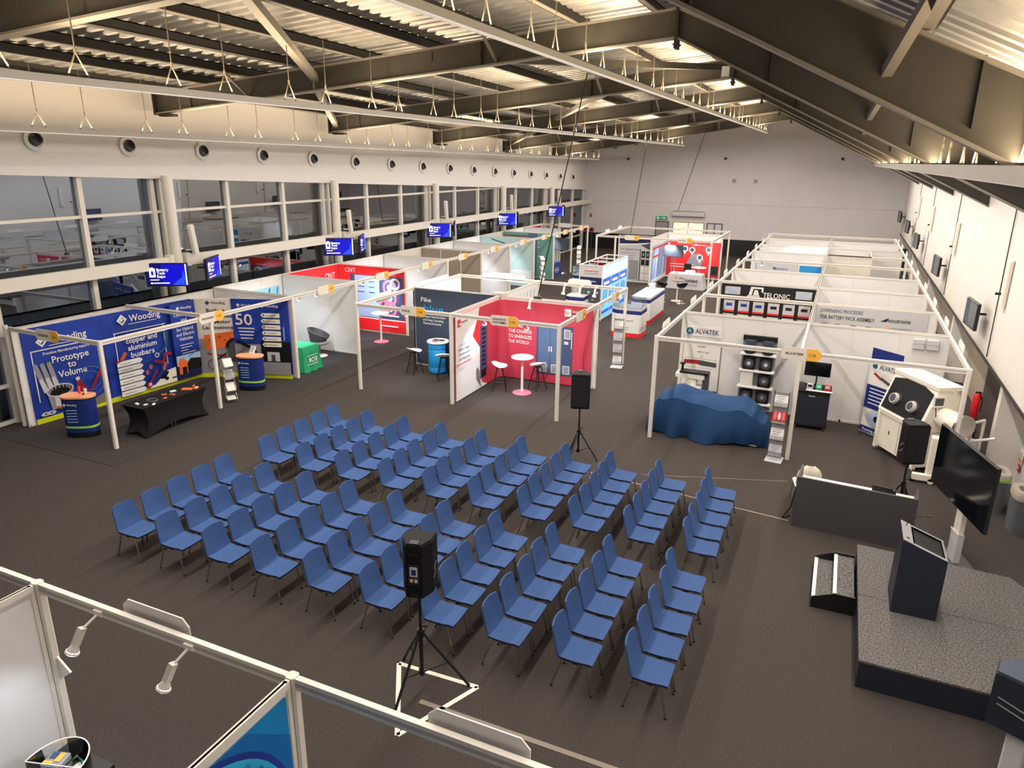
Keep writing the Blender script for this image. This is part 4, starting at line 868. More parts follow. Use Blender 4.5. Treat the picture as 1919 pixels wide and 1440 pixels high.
# green cloth table and tub chair
t = thing('covered_table', 'square table under a draped green cloth with white markings', 'table', (-14.85, 17.05, 0))
b = MB()
def gf(u, v):
    a = 2 * pi * u; c, s = math.cos(a), math.sin(a); k = 1 / max(abs(c), abs(s)); fl = (1 - v) ** 1.3
    r = k * .40 + fl * (.07 + .05 * math.sin(a * 9)) ; return (r * c * 1.05, r * s * .9, .02 + .78 * v)
b.sheet(gf, 96, 8, .006, 'green'); b.box(-.42, -.36, .79, .42, .36, .802, 'green'); b.build('cloth', t)
b = MB(); a = Art(b, (.50, -.2, .25), (0, 1, 0), (1, 0, 0)); a.rect(.0, .08, .07, .14, 'white').ring(.17, .14, .08, .03, 'white').rect(.29, .06, .06, .16, 'white').rect(-.1, .0, .5, .02, 'white').rect(-.1, .28, .5, .02, 'white'); b.build('cloth_print', t, smooth=False)
t = thing('tub_chair', 'round grey swivel tub chair against the white booth wall', 'chair', (-15.35, 18.6, 0), 3.6)
b = MB()
b.sheet(lambda u, v: ((.30 + .07 * v) * math.cos(-2.6 + 5.2 * u), (.30 + .07 * v) * math.sin(-2.6 + 5.2 * u), .54 + (.08 + .34 * math.cos((u - .5) * 2.4) ** 2) * v), 28, 6, .05, 'dgrey'); b.build('backrest', t)
b = MB(); b.lathe([(0, .40), (.24, .40), (.30, .44), (.31, .49), (.26, .52), (0, .53)], 'grey', n=30); b.build('seat', t)
b = MB(); b.cyl((0, 0, .03), (0, 0, .42), .03, 'chrome', n=14); b.lathe([(0, .04), (.05, .04), (.24, .015), (.25, 0), (0, 0)], 'white', n=30); b.build('pedestal', t)
b = MB(); b.box(-.12, -.3, 0, .12, .3, .9, 'white'); b.box(-.1, -.25, .9, .1, .2, .93, 'navy'); tag(b.build('display_plinth', loc=(-16.9, 18.2, 0), smooth=False), 'narrow white plinth with small dark box against the poster wall', 'plinth')
# far left row furniture
t = thing('covered_table', 'table under blue fitted cloth with white logo at the far booth', 'table', (-15.0, 38.3, 0))
b = MB(); b.prism([(-.5, -.8), (.45, -.8), (.45, .8), (-.5, .8)], .0, .75, 'wblue2'); b.add([(.45, -.8, .75), (.45, .8, .75), (.55, .85, 0), (.55, -.85, 0)], [(0, 3, 2, 1)], 'wblue2'); b.add([(-.5, -.8, .75), (.45, -.8, .75), (.55, -.85, 0), (-.55, -.85, 0)], [(0, 3, 2, 1)], 'wblue2'); b.build('cloth', t, smooth=False)
b = MB(); a = Art(b, (.56, -.5, .2), EY, (1, 0, .13), ); a.ring(.5, .2, .3, .04, 'white', sy=.5).rect(.3, .17, .4, .05, 'white'); b.build('logo_print', t, smooth=False)
b = MB()
for k in range(4): b.bbox(-.12 + .03 * k, -.5 + .22 * k, 0, .1, -.36 + .22 * k, .1 + .05 * (k % 2), 'black', .01)
tag(b.build('sample_piece', loc=(-15.0, 38.3, .75)), 'dark samples on the far blue covered table', 'samples')
t = thing('television_stand', 'grey screen on a twin pole stand at the far window booth', 'television', (-14.9, 39.5, 0), .1)
b = MB(); b.bbox(-.62, -.03, 1.35, .62, .03, 2.05, 'black', .01); b.box(-.60, -.035, 1.37, .60, -.03, 2.03, 'screengrey'); b.build('screen', t)
b = MB(); b.cyl((-.08, .05, 0), (-.08, .05, 1.7), .02, 'chrome'); b.cyl((.08, .05, 0), (.08, .05, 1.7), .02, 'chrome'); b.bbox(-.4, -.25, 0, .4, .3, .03, 'white'); b.build('poles', t)
def zigrack(label, loc, rz):
    t = thing('brochure_rack', label, 'brochure rack', loc, rz, 'far zigzag brochure racks')
    for k in range(5):
        b = MB(); b.T = Matrix.Translation((0, .05 * (-1) ** k, .15 + .27 * k)) @ Matrix.Rotation(.7, 4, 'X'); b.box(-.12, -.15, 0, .12, .15, .02, 'white'); b.build('tray', t, smooth=False)
    b = MB()
    for k in range(4):
        for s in (-.12, .12): b.tube([(s, -.12, .1 + .27 * k), (s, .12, .37 + .27 * k)], .008, 'chrome', n=6)
    b.build('folding_struts', t)
zigrack('zigzag brochure rack in front of the teal printed wall', (-14.6, 36.5, 0), .8); zigrack('zigzag brochure rack beside the last window booth post', (-14.5, 42.2, 0), .3)
# central showcase island
CI = thing('glass_showcase', 'tall glass showcase tower with blue lit panels in the middle aisle', 'showcase', (-9.0, 29.9, 0))
x0, x1, y0, y1, Hc = -.62, .35, -1.7, 2.0, 2.25
b = MB()
for x in (x0, x1):
    for y in (y0, y0 + 1.2, y0 + 2.4, y1): b.box(x - .02, y - .02, 0, x + .02, y + .02, Hc, 'frame')
for z in (.05, Hc): 
    for x in (x0, x1): b.beam((x, y0, z), (x, y1, z), .04, .04, 'frame')
    for y in (y0, y0 + 1.2, y0 + 2.4, y1): b.beam((x0, y, z), (x1, y, z), .04, .04, 'frame')
b.build('frame', CI, smooth=False)
b = MB(); b.box(x1 - .012, y0 + .02, .08, x1 + .004, y1 - .02, Hc - .03, 'lightbox'); a = Art(b, (x1, y0, 0), EY, NX)
a.rect(.03, 1.35, 3.64, .34, 'lightboxb').rect(.03, .25, 3.64, .12, 'lightboxb').rect(.03, 1.72, 3.64, .48, 'lightboxg')
for i in range(16): a.line(.15 + .22 * i, .5 + .1 * (i % 3), .3 + .21 * i, 1.25, .07, ['tealdk', 'cyan', 'steelblue', 'white'][i % 4])
for i in range(3): a.rect(.2 + 1.2 * i, 1.45, .7, .1, 'scrwhite')
b.build('lit_side_panel', CI, smooth=False)
b = MB(); b.box(x0 + .01, y0 - .004, .08, x1 - .01, y0 + .012, Hc - .03, 'lgrey'); a = Art(b, (x0, y0 - .004, 0), EX, NY)
a.rect(.02, 1.45, .93, .32, 'navy').rect(.25, 1.58, .45, .04, 'sky').rect(.2, 2.0, .6, .03, 'red').rect(.2, 1.9, .6, .03, 'grey').rect(.05, .5, .87, .85, 'dgrey').rect(.02, .12, .93, .3, 'navy').rect(.3, .24, .36, .05, 'sky')
for i in range(9): a.ell(.15 + .09 * i, .7 + .15 * (i % 4), .06, .05, ['steelblue', 'grey', 'pink', 'sky'][i % 4])
b.build('front_panel', CI, smooth=False)
b = MB(); b.box(x0 - .004, y0, .08, x0 + .004, y1, Hc - .03, 'showglass'); b.build('glass_side', CI, smooth=False)
l = area('showcase_glow', (-8.5, 30, 1.6), 1.5, 3, 40, COOL, (1, 0, 0))
def hexcounter(label, loc, rz, w, d, case=True, h=1.1):
    t = thing('display_counter', label, 'counter', loc, rz, 'red white and blue display counters')
    P_ = [(-w / 2, -d / 2 + .15), (-w / 2 + .2, -d / 2), (w / 2 - .05, -d / 2), (w / 2, -d / 2 + .05), (w / 2, d / 2), (-w / 2, d / 2)]
    b = MB(); b.prism(P_, 0, .17, 'red'); b.prism(P_, .17, .88, 'panel'); b.prism(P_, .88, 1.02, 'wblue2'); b.prism(P_, 1.02, h, 'lgrey')
    a = Art(b, (-w / 2 + .2, -d / 2, 0), EX, NY); a.rect(.1, .62, w * .5, .03, 'grey').rect(.1, .36, w * .35, .02, 'grey').rect(.1, .28, w * .35, .02, 'grey')
    a = Art(b, (w / 2, -d / 2, 0), EY, NX); a.lines(.15, .7, d * .35, 4, .12, 'lgrey', .03); b.build('body', t, smooth=False)
    if case:
        b = MB(); q = [(x * .96, y * .96) for x, y in P_]; b.prism(q, h, h + .34, 'showglass'); b.build('glass_case', t, smooth=False)
    return t
hexcounter('red white and blue counter with glass case beside the tall brochure tower', (-6.95, 26.3, 0), 0, 1.15, .9)
hexcounter('long red white and blue counter along the aisle behind the glass cased one', (-7.05, 29.6, 0), 0, .8, 2.6, False)
hexcounter('red white and blue counter left of the glass showcase tower', (-11.2, 33.6, 0), 0, 1.0, 1.2)
hexcounter('red white and blue counter seen through the three lamps rail', (-9.6, 27.9, 0), 0, .8, .8, False, 1.05)
b = MB(); b.bbox(-.12, -.1, 0, .12, .1, .25, 'lgrey'); tag(b.build('sample_piece', loc=(-7.1, 30.5, 1.1)), 'small pale device on the long aisle counter', 'samples')
def broch(label, loc, rz, cols):
    t = thing('brochure_tower', label, 'brochure rack', loc, rz, 'tall narrow brochure towers')
    b = MB()
    for s in (-.15, .15): b.box(s - .008, -.01, 0, s + .008, .03, 1.6, 'chrome')
    b.box(-.18, -.2, 0, .18, .18, .02, 'lgrey'); b.box(-.15, .0, .05, .15, .012, 1.58, 'grey'); b.build('frame', t, smooth=False)
    for k, c in enumerate(cols):
        b = MB(); z = .10 + .385 * k; b.T = Matrix.Translation((0, -.02, z)) @ Matrix.Rotation(-.25, 4, 'X')
        b.box(-.14, -.05, 0, .14, -.03, .03, 'white'); b.box(-.15, -.06, 0, .15, -.055, .10, 'acrylic'); b.box(-.14, -.045, .02, .14, -.02, .30, c)
        a = Art(b, (-.14, -.045, .02), EX, NY); a.lines(.04, .2, .18, 3, .05, 'grey', .012) if c != 'red' else a.ell(.14, .14, .03, .09, 'white').rect(.03, .03, .05, .2, 'pink').rect(.2, .03, .05, .2, 'pink')
        b.build('pocket', t, smooth=False)
    return t
broch('tall brochure tower at the rear right corner of the middle block', (-6.05, 21.75, 0), .1, ['white', 'lgrey', 'lgrey', 'white'])
broch('tall brochure tower with red leaflets beside the blue draped machine', (-.72, 16.0, 0), -.1, ['lgrey', 'white', 'red', 'white'])
# far middle furniture
t = thing('covered_table', 'table under grey white lettered cloth before the red map wall', 'table', (-7.1, 38.0, 0))
b = MB(); b.prism([(-.85, -.4), (.85, -.4), (.85, .4), (-.85, .4)], 0, .76, 'lgrey'); b.add([(.85, -.4, .76), (.85, .4, .76), (1.0, .45, 0), (1.0, -.45, 0)], [(0, 3, 2, 1)], 'lgrey'); b.add([(-.85, -.4, .76), (.85, -.4, .76), (1.0, -.45, 0), (-.95, -.45, 0)], [(0, 3, 2, 1)], 'lgrey')
a = Art(b, (-.85, -.46, 0), EX, NY); a.text(.3, .38, .26, 'Z', 'orange', wd=.2).text(.58, .38, .22, 'Diotec', 'black', wd=.95).rect(.9, .22, .6, .04, 'grey'); b.build('cloth', t, smooth=False)
b = MB(); b.box(-.8, -.35, 0, .8, .35, .01, 'white'); b.bbox(-.1, -.1, .01, .4, .2, .16, 'white', .03); b.box(-.6, -.3, .01, -.4, -.1, .02, 'red'); tag(b.build('table_items', loc=(-7.1, 38.0, .762)), 'white box and leaflets on the table before the red map wall', 'samples')
t = thing('television_stand', 'grey screen on twin poles in front of the red map wall', 'television', (-8.0, 38.6, 0), -.15)
b = MB(); b.bbox(-.52, -.03, 1.5, .52, .03, 2.12, 'black', .01); b.box(-.50, -.035, 1.52, .50, -.03, 2.1, 'screengrey'); b.build('screen', t)
b = MB(); b.cyl((-.07, .05, 0), (-.07, .05, 1.8), .02, 'chrome'); b.cyl((.07, .05, 0), (.07, .05, 1.8), .02, 'chrome'); b.bbox(-.35, -.25, 0, .35, .3, .03, 'white'); b.build('poles', t)
poseur('tall round table between two black stools in the far aisle', (-6.75, 34.1, 0), 'lgrey', 1.0, .34, 'dirt')
bs = thing('bar_stool', 'black bucket bar stool, left one of two in the far aisle', 'stool', (-7.35, 33.5, 0), 1.2, 'black bucket bar stools')
b = MB(); b.sheet(lambda u, v: ((.05 + .2 * v) * math.cos(-2 * pi * u), (.05 + .2 * v) * math.sin(-2 * pi * u), .72 + .16 * v ** 2 + .12 * v * max(0, -math.cos(2 * pi * u))), 20, 5, .02, 'black'); b.lathe([(0, .74), (.12, .75), (.16, .80), (.17, .82)], 'boardtan', n=18); b.build('seat', bs)
b = MB(); b.cyl((0, 0, .03), (0, 0, .73), .022, 'chrome'); b.lathe([(0, .03), (.05, .03), (.2, .01), (.21, 0), (0, 0)], 'chrome', n=20); b.cyl((0, 0, .3), (.15, 0, .3), .01, 'chrome', n=6); b.build('pedestal', bs)
dup(bs, (-6.45, 33.6, 0), 2.2, 'black bucket bar stool, right one of two in the far aisle', 'black bucket bar stools')
for k, (x, y) in enumerate(((-6.1, 40.2), (-7.6, 40.6))):
    t = thing('side_chair', 'dark chair inside the red map booth, %s one' % ('right', 'left')[k], 'chair', (x, y, 0), 0, 'dark chairs in the red booth')
    b = MB(); b.bbox(-.2, -.2, .42, .2, .2, .46, 'black'); b.build('seat', t); b = MB(); b.bbox(-.2, .17, .46, .2, .2, .9, 'black'); b.build('backrest', t)
    for sx in (-.17, .17):
        for sy in (-.17, .17): b = MB(); b.cyl((sx, sy, .42), (sx, sy, 0), .012, 'black', n=6); b.build('leg', t)
poseur('low white round table inside the red map booth', (-6.9, 40.3, 0), 'lgrey', .8, .4)

# ---------------------------------------------------------------- open double booth of the right block
t = thing('draped_machine', 'long machine hidden under a dark blue draped cloth', 'covered machine', (-2.35, 17.0, 0))
b = MB()
def hump(x):   # top height along its length
    pts = [(-1.35, .72), (-1.1, .98), (-.75, 1.12), (-.3, .98), (.3, .96), (.75, .98), (1.05, .84), (1.32, .62)]
    for (a0, h0), (a1, h1) in zip(pts, pts[1:]):
        if x <= a1: k = max(0, (x - a0) / (a1 - a0)); k = k * k * (3 - 2 * k); return h0 + (h1 - h0) * k
    return pts[-1][1]
def drape(u, v):
    a = 2 * pi * u; c, s = math.cos(a), math.sin(a); k = 1 / (abs(c) ** 5 + abs(s) ** 5) ** .2
    ox = 1.33; oy = .56
    if v > .5:
        q = (1 - v) * 2; x = ox * k * c * q; y = oy * k * s * q
        z = hump(x) - .05 * q ** 6 - .10 * (abs(y) / .56) ** 2 + .012 * math.sin(x * 5 + y * 6) * (1 - .3 * q) - .03 * abs(y) * math.sin(x * 6) + .03 * abs(math.sin(x * 2.6 - y * 3 + .4)); return (x, y, z)
    q = 1 - v * 2; x = ox * k * c; y = oy * k * s; zt = hump(x) - .05 - .10 * (abs(y) / .56) ** 2 + .012 * math.sin(x * 5 + y * 6) * .7 - .03 * abs(y) * math.sin(x * 6) + .03 * abs(math.sin(x * 2.6 - y * 3 + .4))
    w_ = math.sin(a * 9 + 2.2 * math.sin(a * 3) + 1.2 * q); fold = (.03 + .10 * q) * (math.copysign(abs(w_) ** .6, w_) * .7 + .25 * math.sin(a * 24)) * q + .06 * q * math.sin(a * 4 + 1)
    bul = .04 * math.sin(pi * q) + .10 * q
    x *= 1 + (fold * .5 + bul) / ox; y *= 1 + (fold + bul) / oy
    return (x, y, zt * (1 - q) + .02 + .05 * max(0, math.sin(a * 4 - .6)) * q ** 3)
b.sheet(drape, 220, 40, .008, 'cover'); b.build('cloth', t)
b = MB(); b.box(-1.2, -.45, .03, 1.2, .45, .6, 'panel'); b.build('machine_body', t, smooth=False)
t = thing('bench_vise_machine', 'cream bench machine with black handwheel behind the blue drape', 'machine', (-3.1, 18.45, 0))
b = MB(); b.bbox(-.3, -.25, 0, .3, .25, .75, 'lgrey'); b.build('stand', t); b = MB(); b.bbox(-.4, -.15, .95, .35, .15, 1.08, 'cream', .03); b.bbox(-.1, -.12, .75, .15, .12, .96, 'cream', .03); b.build('head', t)
b = MB(); b.bbox(-.3, -.16, 1.08, .45, .12, 1.13, 'black'); b.cyl((-.25, 0, 1.1), (-.25, 0, 1.3), .03, 'black'); b.cyl((-.25, 0, 1.28), (-.25, 0, 1.32), .07, 'black'); b.bbox(.3, -.1, .6, .45, .1, 1.1, 'dgrey'); b.build('clamp', t)
b = MB(); random.seed(5)
b.tube([(.22 * math.cos(i * .7) * (1 + .3 * math.sin(i)), .07 * math.sin(i * .7), .02 + .002 * i) for i in range(30)], .012, 'boardtan', n=6)
tag(b.build('cable_bundle', loc=(-9.0, 19.2, 2.5)), 'tan coiled cable bundle on top of the middle block wall junction', 'cable')
b = MB(); b.bbox(-.12, -.05, 0, .12, .05, .05, 'black'); tag(b.build('power_strip', loc=(-7.8, 19.2, 2.5)), 'small black power box on the wall top behind the red backdrop', 'power strip')
# hanging instrument rack
t = thing('product_display', 'tall pegboard of dark round instruments on white shelves', 'display', (-1.55, 19.1, 0))
b = MB(); b.box(-.42, .0, .1, .42, .03, 2.0, 'grey'); b.box(-.42, -.06, 1.95, .42, .03, 2.08, 'black'); b.build('back_board', t, smooth=False)
for r in range(4):
    b = MB(); z = .32 + .44 * r; b.bbox(-.44, -.2, z - .05, .44, 0, z, 'white', .01); b.build('shelf', t)
    for c in (-1, 1):
        b = MB()
        if r == 1 and c < 0: b.bbox(c * .22 - .17, -.18, z, c * .22 + .15, -.01, z + .38, 'white', .02)
        elif r == 3: b.cyl((c * .22, -.1, z), (c * .22, -.1, z + .34), .13, 'slate', n=20); b.cyl((c * .22, -.1, z + .02), (c * .22, -.1, z + .06), .14, 'black', n=20)
        else:
            b.bbox(c * .21 - .16, -.16, z, c * .21 + .16, -.01, z + .34, 'black', .03); b.cyl((c * .21, -.165, z + .17), (c * .21, -.155, z + .17), .12, 'dgrey', n=20); b.cyl((c * .21, -.175, z + .17), (c * .21, -.165, z + .17), .05, 'lgrey' if r == 2 else 'grey', n=16)
        b.build('instrument', t)
# black cabinet with monitor
t = thing('equipment_cabinet', 'black equipment cabinet on castors behind the centre post', 'cabinet', (-.12, 18.72, 0))
b = MB(); b.bbox(-.38, -.34, .08, .38, .34, .98, 'black', .015); b.box(-.36, -.345, .12, .36, -.34, .90, 'lectern'); b.box(-.1, -.35, .86, .05, -.345, .88, 'lgrey'); b.build('body', t)
b = MB(); b.bbox(-.40, -.36, .98, .40, .36, 1.0, 'softblack'); b.build('top', t)
for sx in (-.32, .32):
    for sy in (-.28, .28): b = MB(); b.cyl((sx - .02, sy, .04), (sx + .02, sy, .04), .04, 'dgrey', n=12); b.build('castor', t)
t = thing('monitor', 'black flat monitor standing on the black equipment cabinet', 'monitor', (-.10, 18.8, 1.0))
b = MB(); b.bbox(-.30, -.02, .28, .30, .02, .64, 'black', .01); b.box(-.29, -.024, .295, .29, -.02, .63, 'screen'); b.build('screen', t); b = MB(); b.cyl((0, .01, .02), (0, .01, .35), .02, 'black'); b.bbox(-.12, -.08, 0, .12, .08, .02, 'black'); b.build('stand', t)
for k, (x, y, m, l) in enumerate(((-.42, 18.62, 'dgrey', 'dark instrument box at the left end of the black cabinet'), (-.22, 18.55, 'lgrey', 'pale small device on the black cabinet'), (-.02, 18.58, 'green', 'small green device on the black cabinet'), (.18, 18.6, 'red', 'small red device on the black cabinet'), (.0, 18.43, 'white', 'flat white keyboard along the black cabinet edge'))):
    b = MB(); wx = .07 if k < 4 else .3; b.bbox(-wx, -.04, 0, wx, .04, .14 if k < 4 else .015, m, .008)
    if k in (1, 2, 3): b.box(-.05, -.042, .06, .05, -.04, .12, 'lcyan' if k != 1 else 'black')
    tag(b.build('instrument', loc=(x, y, 1.0)), l, 'instrument')
# roller banner
t = thing('roller_banner', 'blue and white roller banner with red product picture beside the glove box', 'banner', (1.05, 18.78, 0), -.75)
b = MB(); b.box(0, -.006, .06, .86, .006, 2.15, 'white'); a = Art(b, (0, -.006, .06), EX, NY)
a.rect(0, 1.88, .86, .22, 'wblue2').poly([(0, 1.88), (.86, 1.88), (0, 1.8)], 'wblue2').ell(.14, 1.68, .07, .07, 'tealdk').text(.27, 1.63, .12, 'ALVATEK', 'slateblue', wd=.52).line(.15, 1.5, .35, 1.4, .06, 'dred').line(.35, 1.42, .75, 1.28, .07, 'dgrey').rect(0, .62, .86, .58, 'wblue2')
for i in range(5): a.rect(.1, 1.1 - .09 * i, .62 - .08 * (i % 2), .025, 'white')
a.ell(.42, .4, .3, .22, 'lgrey').ell(.42, .4, .2, .15, 'sky').ell(.42, .4, .08, .08, 'black').rect(0, 0, .86, .16, 'wblue2').text(.08, .05, .06, 'Powering your ideas', 'white', wd=.66); b.build('printed_sheet', t, smooth=False)
b = MB(); b.bbox(-.02, -.06, .02, .88, .06, .08, 'chrome'); b.box(.1, -.2, 0, .14, .2, .02, 'chrome'); b.box(.72, -.2, 0, .76, .2, .02, 'chrome'); b.build('cassette', t)
# glove box
t = thing('glove_box', 'large white laboratory glove box with two round silver ports', 'machine', (2.02, 17.35, 0), -1.02)
b = MB()   # local: width along x (-.75..0.75), front toward -y
b.add([(-.72, -.42, 1.0), (-.72, .38, 1.0), (-.72, .38, 1.86), (-.72, -.12, 1.86), (.72, -.42, 1.0), (.72, .38, 1.0), (.72, .38, 1.86), (.72, -.12, 1.86)], [(0, 4, 7, 3), (3, 7, 6, 2), (2, 6, 5, 1), (0, 1, 5, 4), (0, 3, 2, 1), (4, 5, 6, 7)], 'cream')
b.box(-.74, -.16, 1.84, .74, .42, 1.92, 'cream'); b.build('chamber', t, smooth=False)
N_ = Vector((0, -.86, .30)).normalized(); V_ = Vector((0, .30, .86)).normalized()
b = MB(); b.T = Matrix.Identity(4); a = Art(b, Vector((-.66, -.42, 1.0)) + V_ * .06, (1, 0, 0), N_, V_); a.poly([(0, 0), (1.3, 0), (1.3, .72), (.95, .80), (.35, .80), (0, .72)], 'softblack'); b.build('window_panel', t, smooth=False)
for x in (-.3, .28):
    c = Vector((x, -.42, 1.0)) + V_ * .36; b = MB(); b.cyl(c, c + N_ * .06, .15, 'chrome', r1=.135, n=28); b.cyl(c + N_ * .06, c + N_ * .061, .10, 'black', n=24); b.cyl(c + N_ * .055, c + N_ * .12, .125, 'lgrey', r1=.11, n=24); b.cyl(c + N_ * .121, c + N_ * .122, .09, 'dgrey', n=24); b.build('glove_port', t)
b = MB(); b.box(-.70, -.36, .12, .70, .34, .92, 'cream'); b.box(.02, -.365, .15, .03, -.36, .9, 'grey'); b.box(-.72, -.40, .92, .72, .38, 1.0, 'cream'); b.box(-.3, -.37, .5, -.27, -.36, .58, 'dgrey'); b.build('base_cabinet', t, smooth=False)
for sx in (-.66, .66):
    b = MB(); b.box(sx - .04, -.42, .05, sx + .04, -.34, .95, 'cream'); b.cyl((sx, -.38, 0), (sx, -.38, .08), .05, 'dgrey', n=14); b.build('leg', t)
b = MB(); b.T = Matrix.Rotation(0, 4, 'Z'); b.cyl((.72, .05, 1.28), (1.32, .05, 1.28), .21, 'cream', n=28); b.cyl((1.32, .05, 1.28), (1.37, .05, 1.28), .24, 'chrome', n=28); b.build('transfer_chamber', t)
b = MB(); b.box(.73, -.25, 1.50, .77, .0, 1.74, 'white'); b.box(.77, -.22, 1.54, .775, -.03, 1.70, 'dgrey'); b.tube([(.76, -.18, 1.5), (.82, -.2, 1.4), (.78, -.16, 1.3), (.74, -.1, 1.25)], .01, 'black', n=6); b.build('control_screen', t)
b = MB(); b.tube([(-.5, .1, 1.93), (-.1, .0, 1.95), (.3, .15, 1.94), (.68, .1, 1.93), (.76, .2, 1.8)], .012, 'cream', n=6); b.cyl((.6, .35, 1.80), (.8, .35, 1.80), .04, 'chrome'); b.build('hose', t)
t = thing('machine_frame', 'white tubular frame with pump leaning past the booth corner post', 'machine', (2.95, 16.5, 0))
b = MB()
for q in (((0, 0, 0), (0, 0, 1.3)), ((.25, .3, 0), (.25, .3, 1.3)), ((0, 0, 1.3), (.25, .3, 1.3)), ((0, 0, .9), (.4, -.2, 1.1)), ((0, 0, .5), (.25, .3, .5))): b.cyl(*q, .03, 'white')
b.build('tube_frame', t); b = MB(); b.cyl((.05, .1, .55), (.05, .1, .9), .14, 'lgrey', n=18); b.build('pump', t)
t = thing('lift_trolley', 'white wheeled lift arm under the third loudspeaker', 'machine', (2.35, 16.2, 0))
b = MB(); b.bbox(-.1, -.1, .1, .1, .1, 1.0, 'cream'); b.beam((-.35, -.1, .12), (.1, -.1, .12), .12, .12, 'cream'); b.build('column', t)
b = MB(); b.cyl((-.38, -.1, .05), (-.30, -.1, .05), .05, 'black'); b.cyl((.0, -.16, .06), (.0, -.08, .06), .06, 'cream'); b.build('wheel', t)
t = thing('fire_extinguisher', 'red fire extinguisher on the lower wall behind the corner post', 'fire extinguisher', (3.3, 18.6, 0))
b = MB(); b.lathe([(0, .0), (.08, .0), (.085, .03), (.085, .48), (.06, .56), (.03, .58), (0, .58)], 'red', (0, 0, .8), n=20); b.build('cylinder', t); b = MB(); b.bbox(-.05, -.02, 1.37, .08, .02, 1.42, 'black'); b.tube([(.05, 0, 1.4), (.12, 0, 1.2), (.1, 0, .95)], .012, 'black', n=6); b.build('valve', t); b = MB(); b.box(-.1, -.08, .0, .1, .08, .8, 'dgrey'); b.build('stand', t)
for k, x in enumerate((2.02, 2.32)):
    b = MB(); b.bbox(-.13, -.09, -.12, .13, 0, .12, 'lgrey', .015); b.box(-.13, -.093, -.01, .13, -.09, 0, 'grey')
    tag(b.build('socket_box', loc=(x, 19.31, 2.25)), 'cream electrical box hung at the right end of the long back wall, %s one' % ('left', 'right')[k], 'electrical box', 'electrical boxes on the booth wall')

# ================================================================ TELEVISIONS ALONG THE WALLS
def hallcolscreen(label, loc, rz, lit=True, bw=1.12):
    t = thing('wall_television', label, 'television', loc, rz, 'televisions on brackets along the hall')
    w2 = bw / 2; h2 = bw * .29
    b = MB(); b.bbox(-w2, -.03, -h2, w2, .04, h2, 'black', .012); b.build('casing', t)
    b = MB(); a = Art(b, (-w2 + .03, -.03, -h2 + .04), (1, 0, 0), (0, -1, 0)); ww = bw - .06; hh = 2 * h2 - .07
    if lit:
        a.rect(0, 0, ww, hh, 'scrblue').rect(0, 0, .38 * ww, hh, 'scrnavy').poly([(.62 * ww, 0), (ww, 0), (ww, .45 * hh), (.8 * ww, .3 * hh)], 'scrblue2').poly([(.85 * ww, .1 * hh), (.97 * ww, .3 * hh), (.9 * ww, .75 * hh)], 'scrblue2').rect(.965 * ww, 0, .03 * ww, hh, 'scrwhite')
        a.rect(.07 * ww, .38 * hh, .15 * ww, .42 * hh, 'scrwhite').rect(.115 * ww, .48 * hh, .06 * ww, .2 * hh, 'scrblue').rect(.11 * ww, .80 * hh, .07 * ww, .05 * hh, 'scrwhite')
        for i, s in enumerate(('Battery', 'Tech', 'Expo')): a.text(.26 * ww, (.68 - .16 * i) * hh, .075 * bw / 1.1, s, 'scrwhite')
        a.rect(.08 * ww, .24 * hh, .22 * ww, .035 * hh, 'scrwhite').ell(.11 * ww, .1 * hh, .03 * ww, .04 * hh, 'scrwhite').rect(.15 * ww, .08 * hh, .4 * ww, .045 * hh, 'scrwhite')
    else: a.rect(0, 0, ww, hh, 'screengrey').rect(0, 0, ww * .35, hh, 'slate')
    b.build('screen', t, smooth=False)
    b = MB(); b.box(-.15, .04, -.15, .15, .12, .15, 'black'); b.beam((0, .1, 0), (0, .45, 0), .05, .05, 'black'); b.build('bracket', t, smooth=False)
    return t
for i, y in enumerate([15.2, 22.7, 30.2, 37.7, 45.2]):
    hallcolscreen('lit blue television facing the viewer on the %s column by the windows' % ORD[i], (-17.02, y - .82 if i == 0 else y - .62, 3.16), [.58, .62, .5, .62, .75][i])
    hallcolscreen('television turned away from the viewer on the %s column by the windows' % ORD[i], (-16.98, y + .78, 3.16), pi / 2 + .46)
for i, y in enumerate((19.9, 28.4, 37.3, 43.7, 50.8)):
    hallcolscreen('television on the right wall, %s from the viewer' % ORD[i], (3.08, y + .1, [2.95, 3.05, 3.05, 3.2, 3.25][i]), -pi / 2 + .08, False, 1.1)
for i, (y, z) in enumerate(((18.2, 3.95), (27.0, 4.1), (35.0, 4.2), (42.0, 4.3))):
    b = MB(); b.bbox(-.09, -.11, -.5, .0, .11, .5, 'boardtan', .02); tag(b.build('column_speaker', loc=(XR - .01, y, z)), 'slim cream wall speaker on the right wall, %s from the viewer' % ORD[i], 'speaker', 'slim cream wall speakers')
    b = MB(); b.cyl((XR - .03, y + .6, 2.2), (XR - .03, y + .8, 6.6), .012, 'black', n=6); b.cyl((XR - .03, y + .5, z - .3), (XR - .14, y + .5, z - .3), .03, 'black', n=8)
    tag(b.build('wall_cable', smooth=False), 'black cable running up the right wall, %s from the viewer' % ORD[i], 'cable', 'cables on the right wall')
for i, y in enumerate([15.2, 22.7, 30.2, 37.7, 45.2]):
    b = MB(); b.bbox(-.07, -.08, -.42, .07, .08, .42, 'mull', .02); b.beam((-.02, 0, -.3), (-.22, -.15, -.3), .03, .03, 'mull'); o = tag(b.build('column_speaker', loc=(-17.2, y + .38, 4.02)), 'slim cream speaker on the %s column by the windows' % ORD[i], 'speaker', 'slim cream column speakers'); o.rotation_euler = (.12, 0, 0)
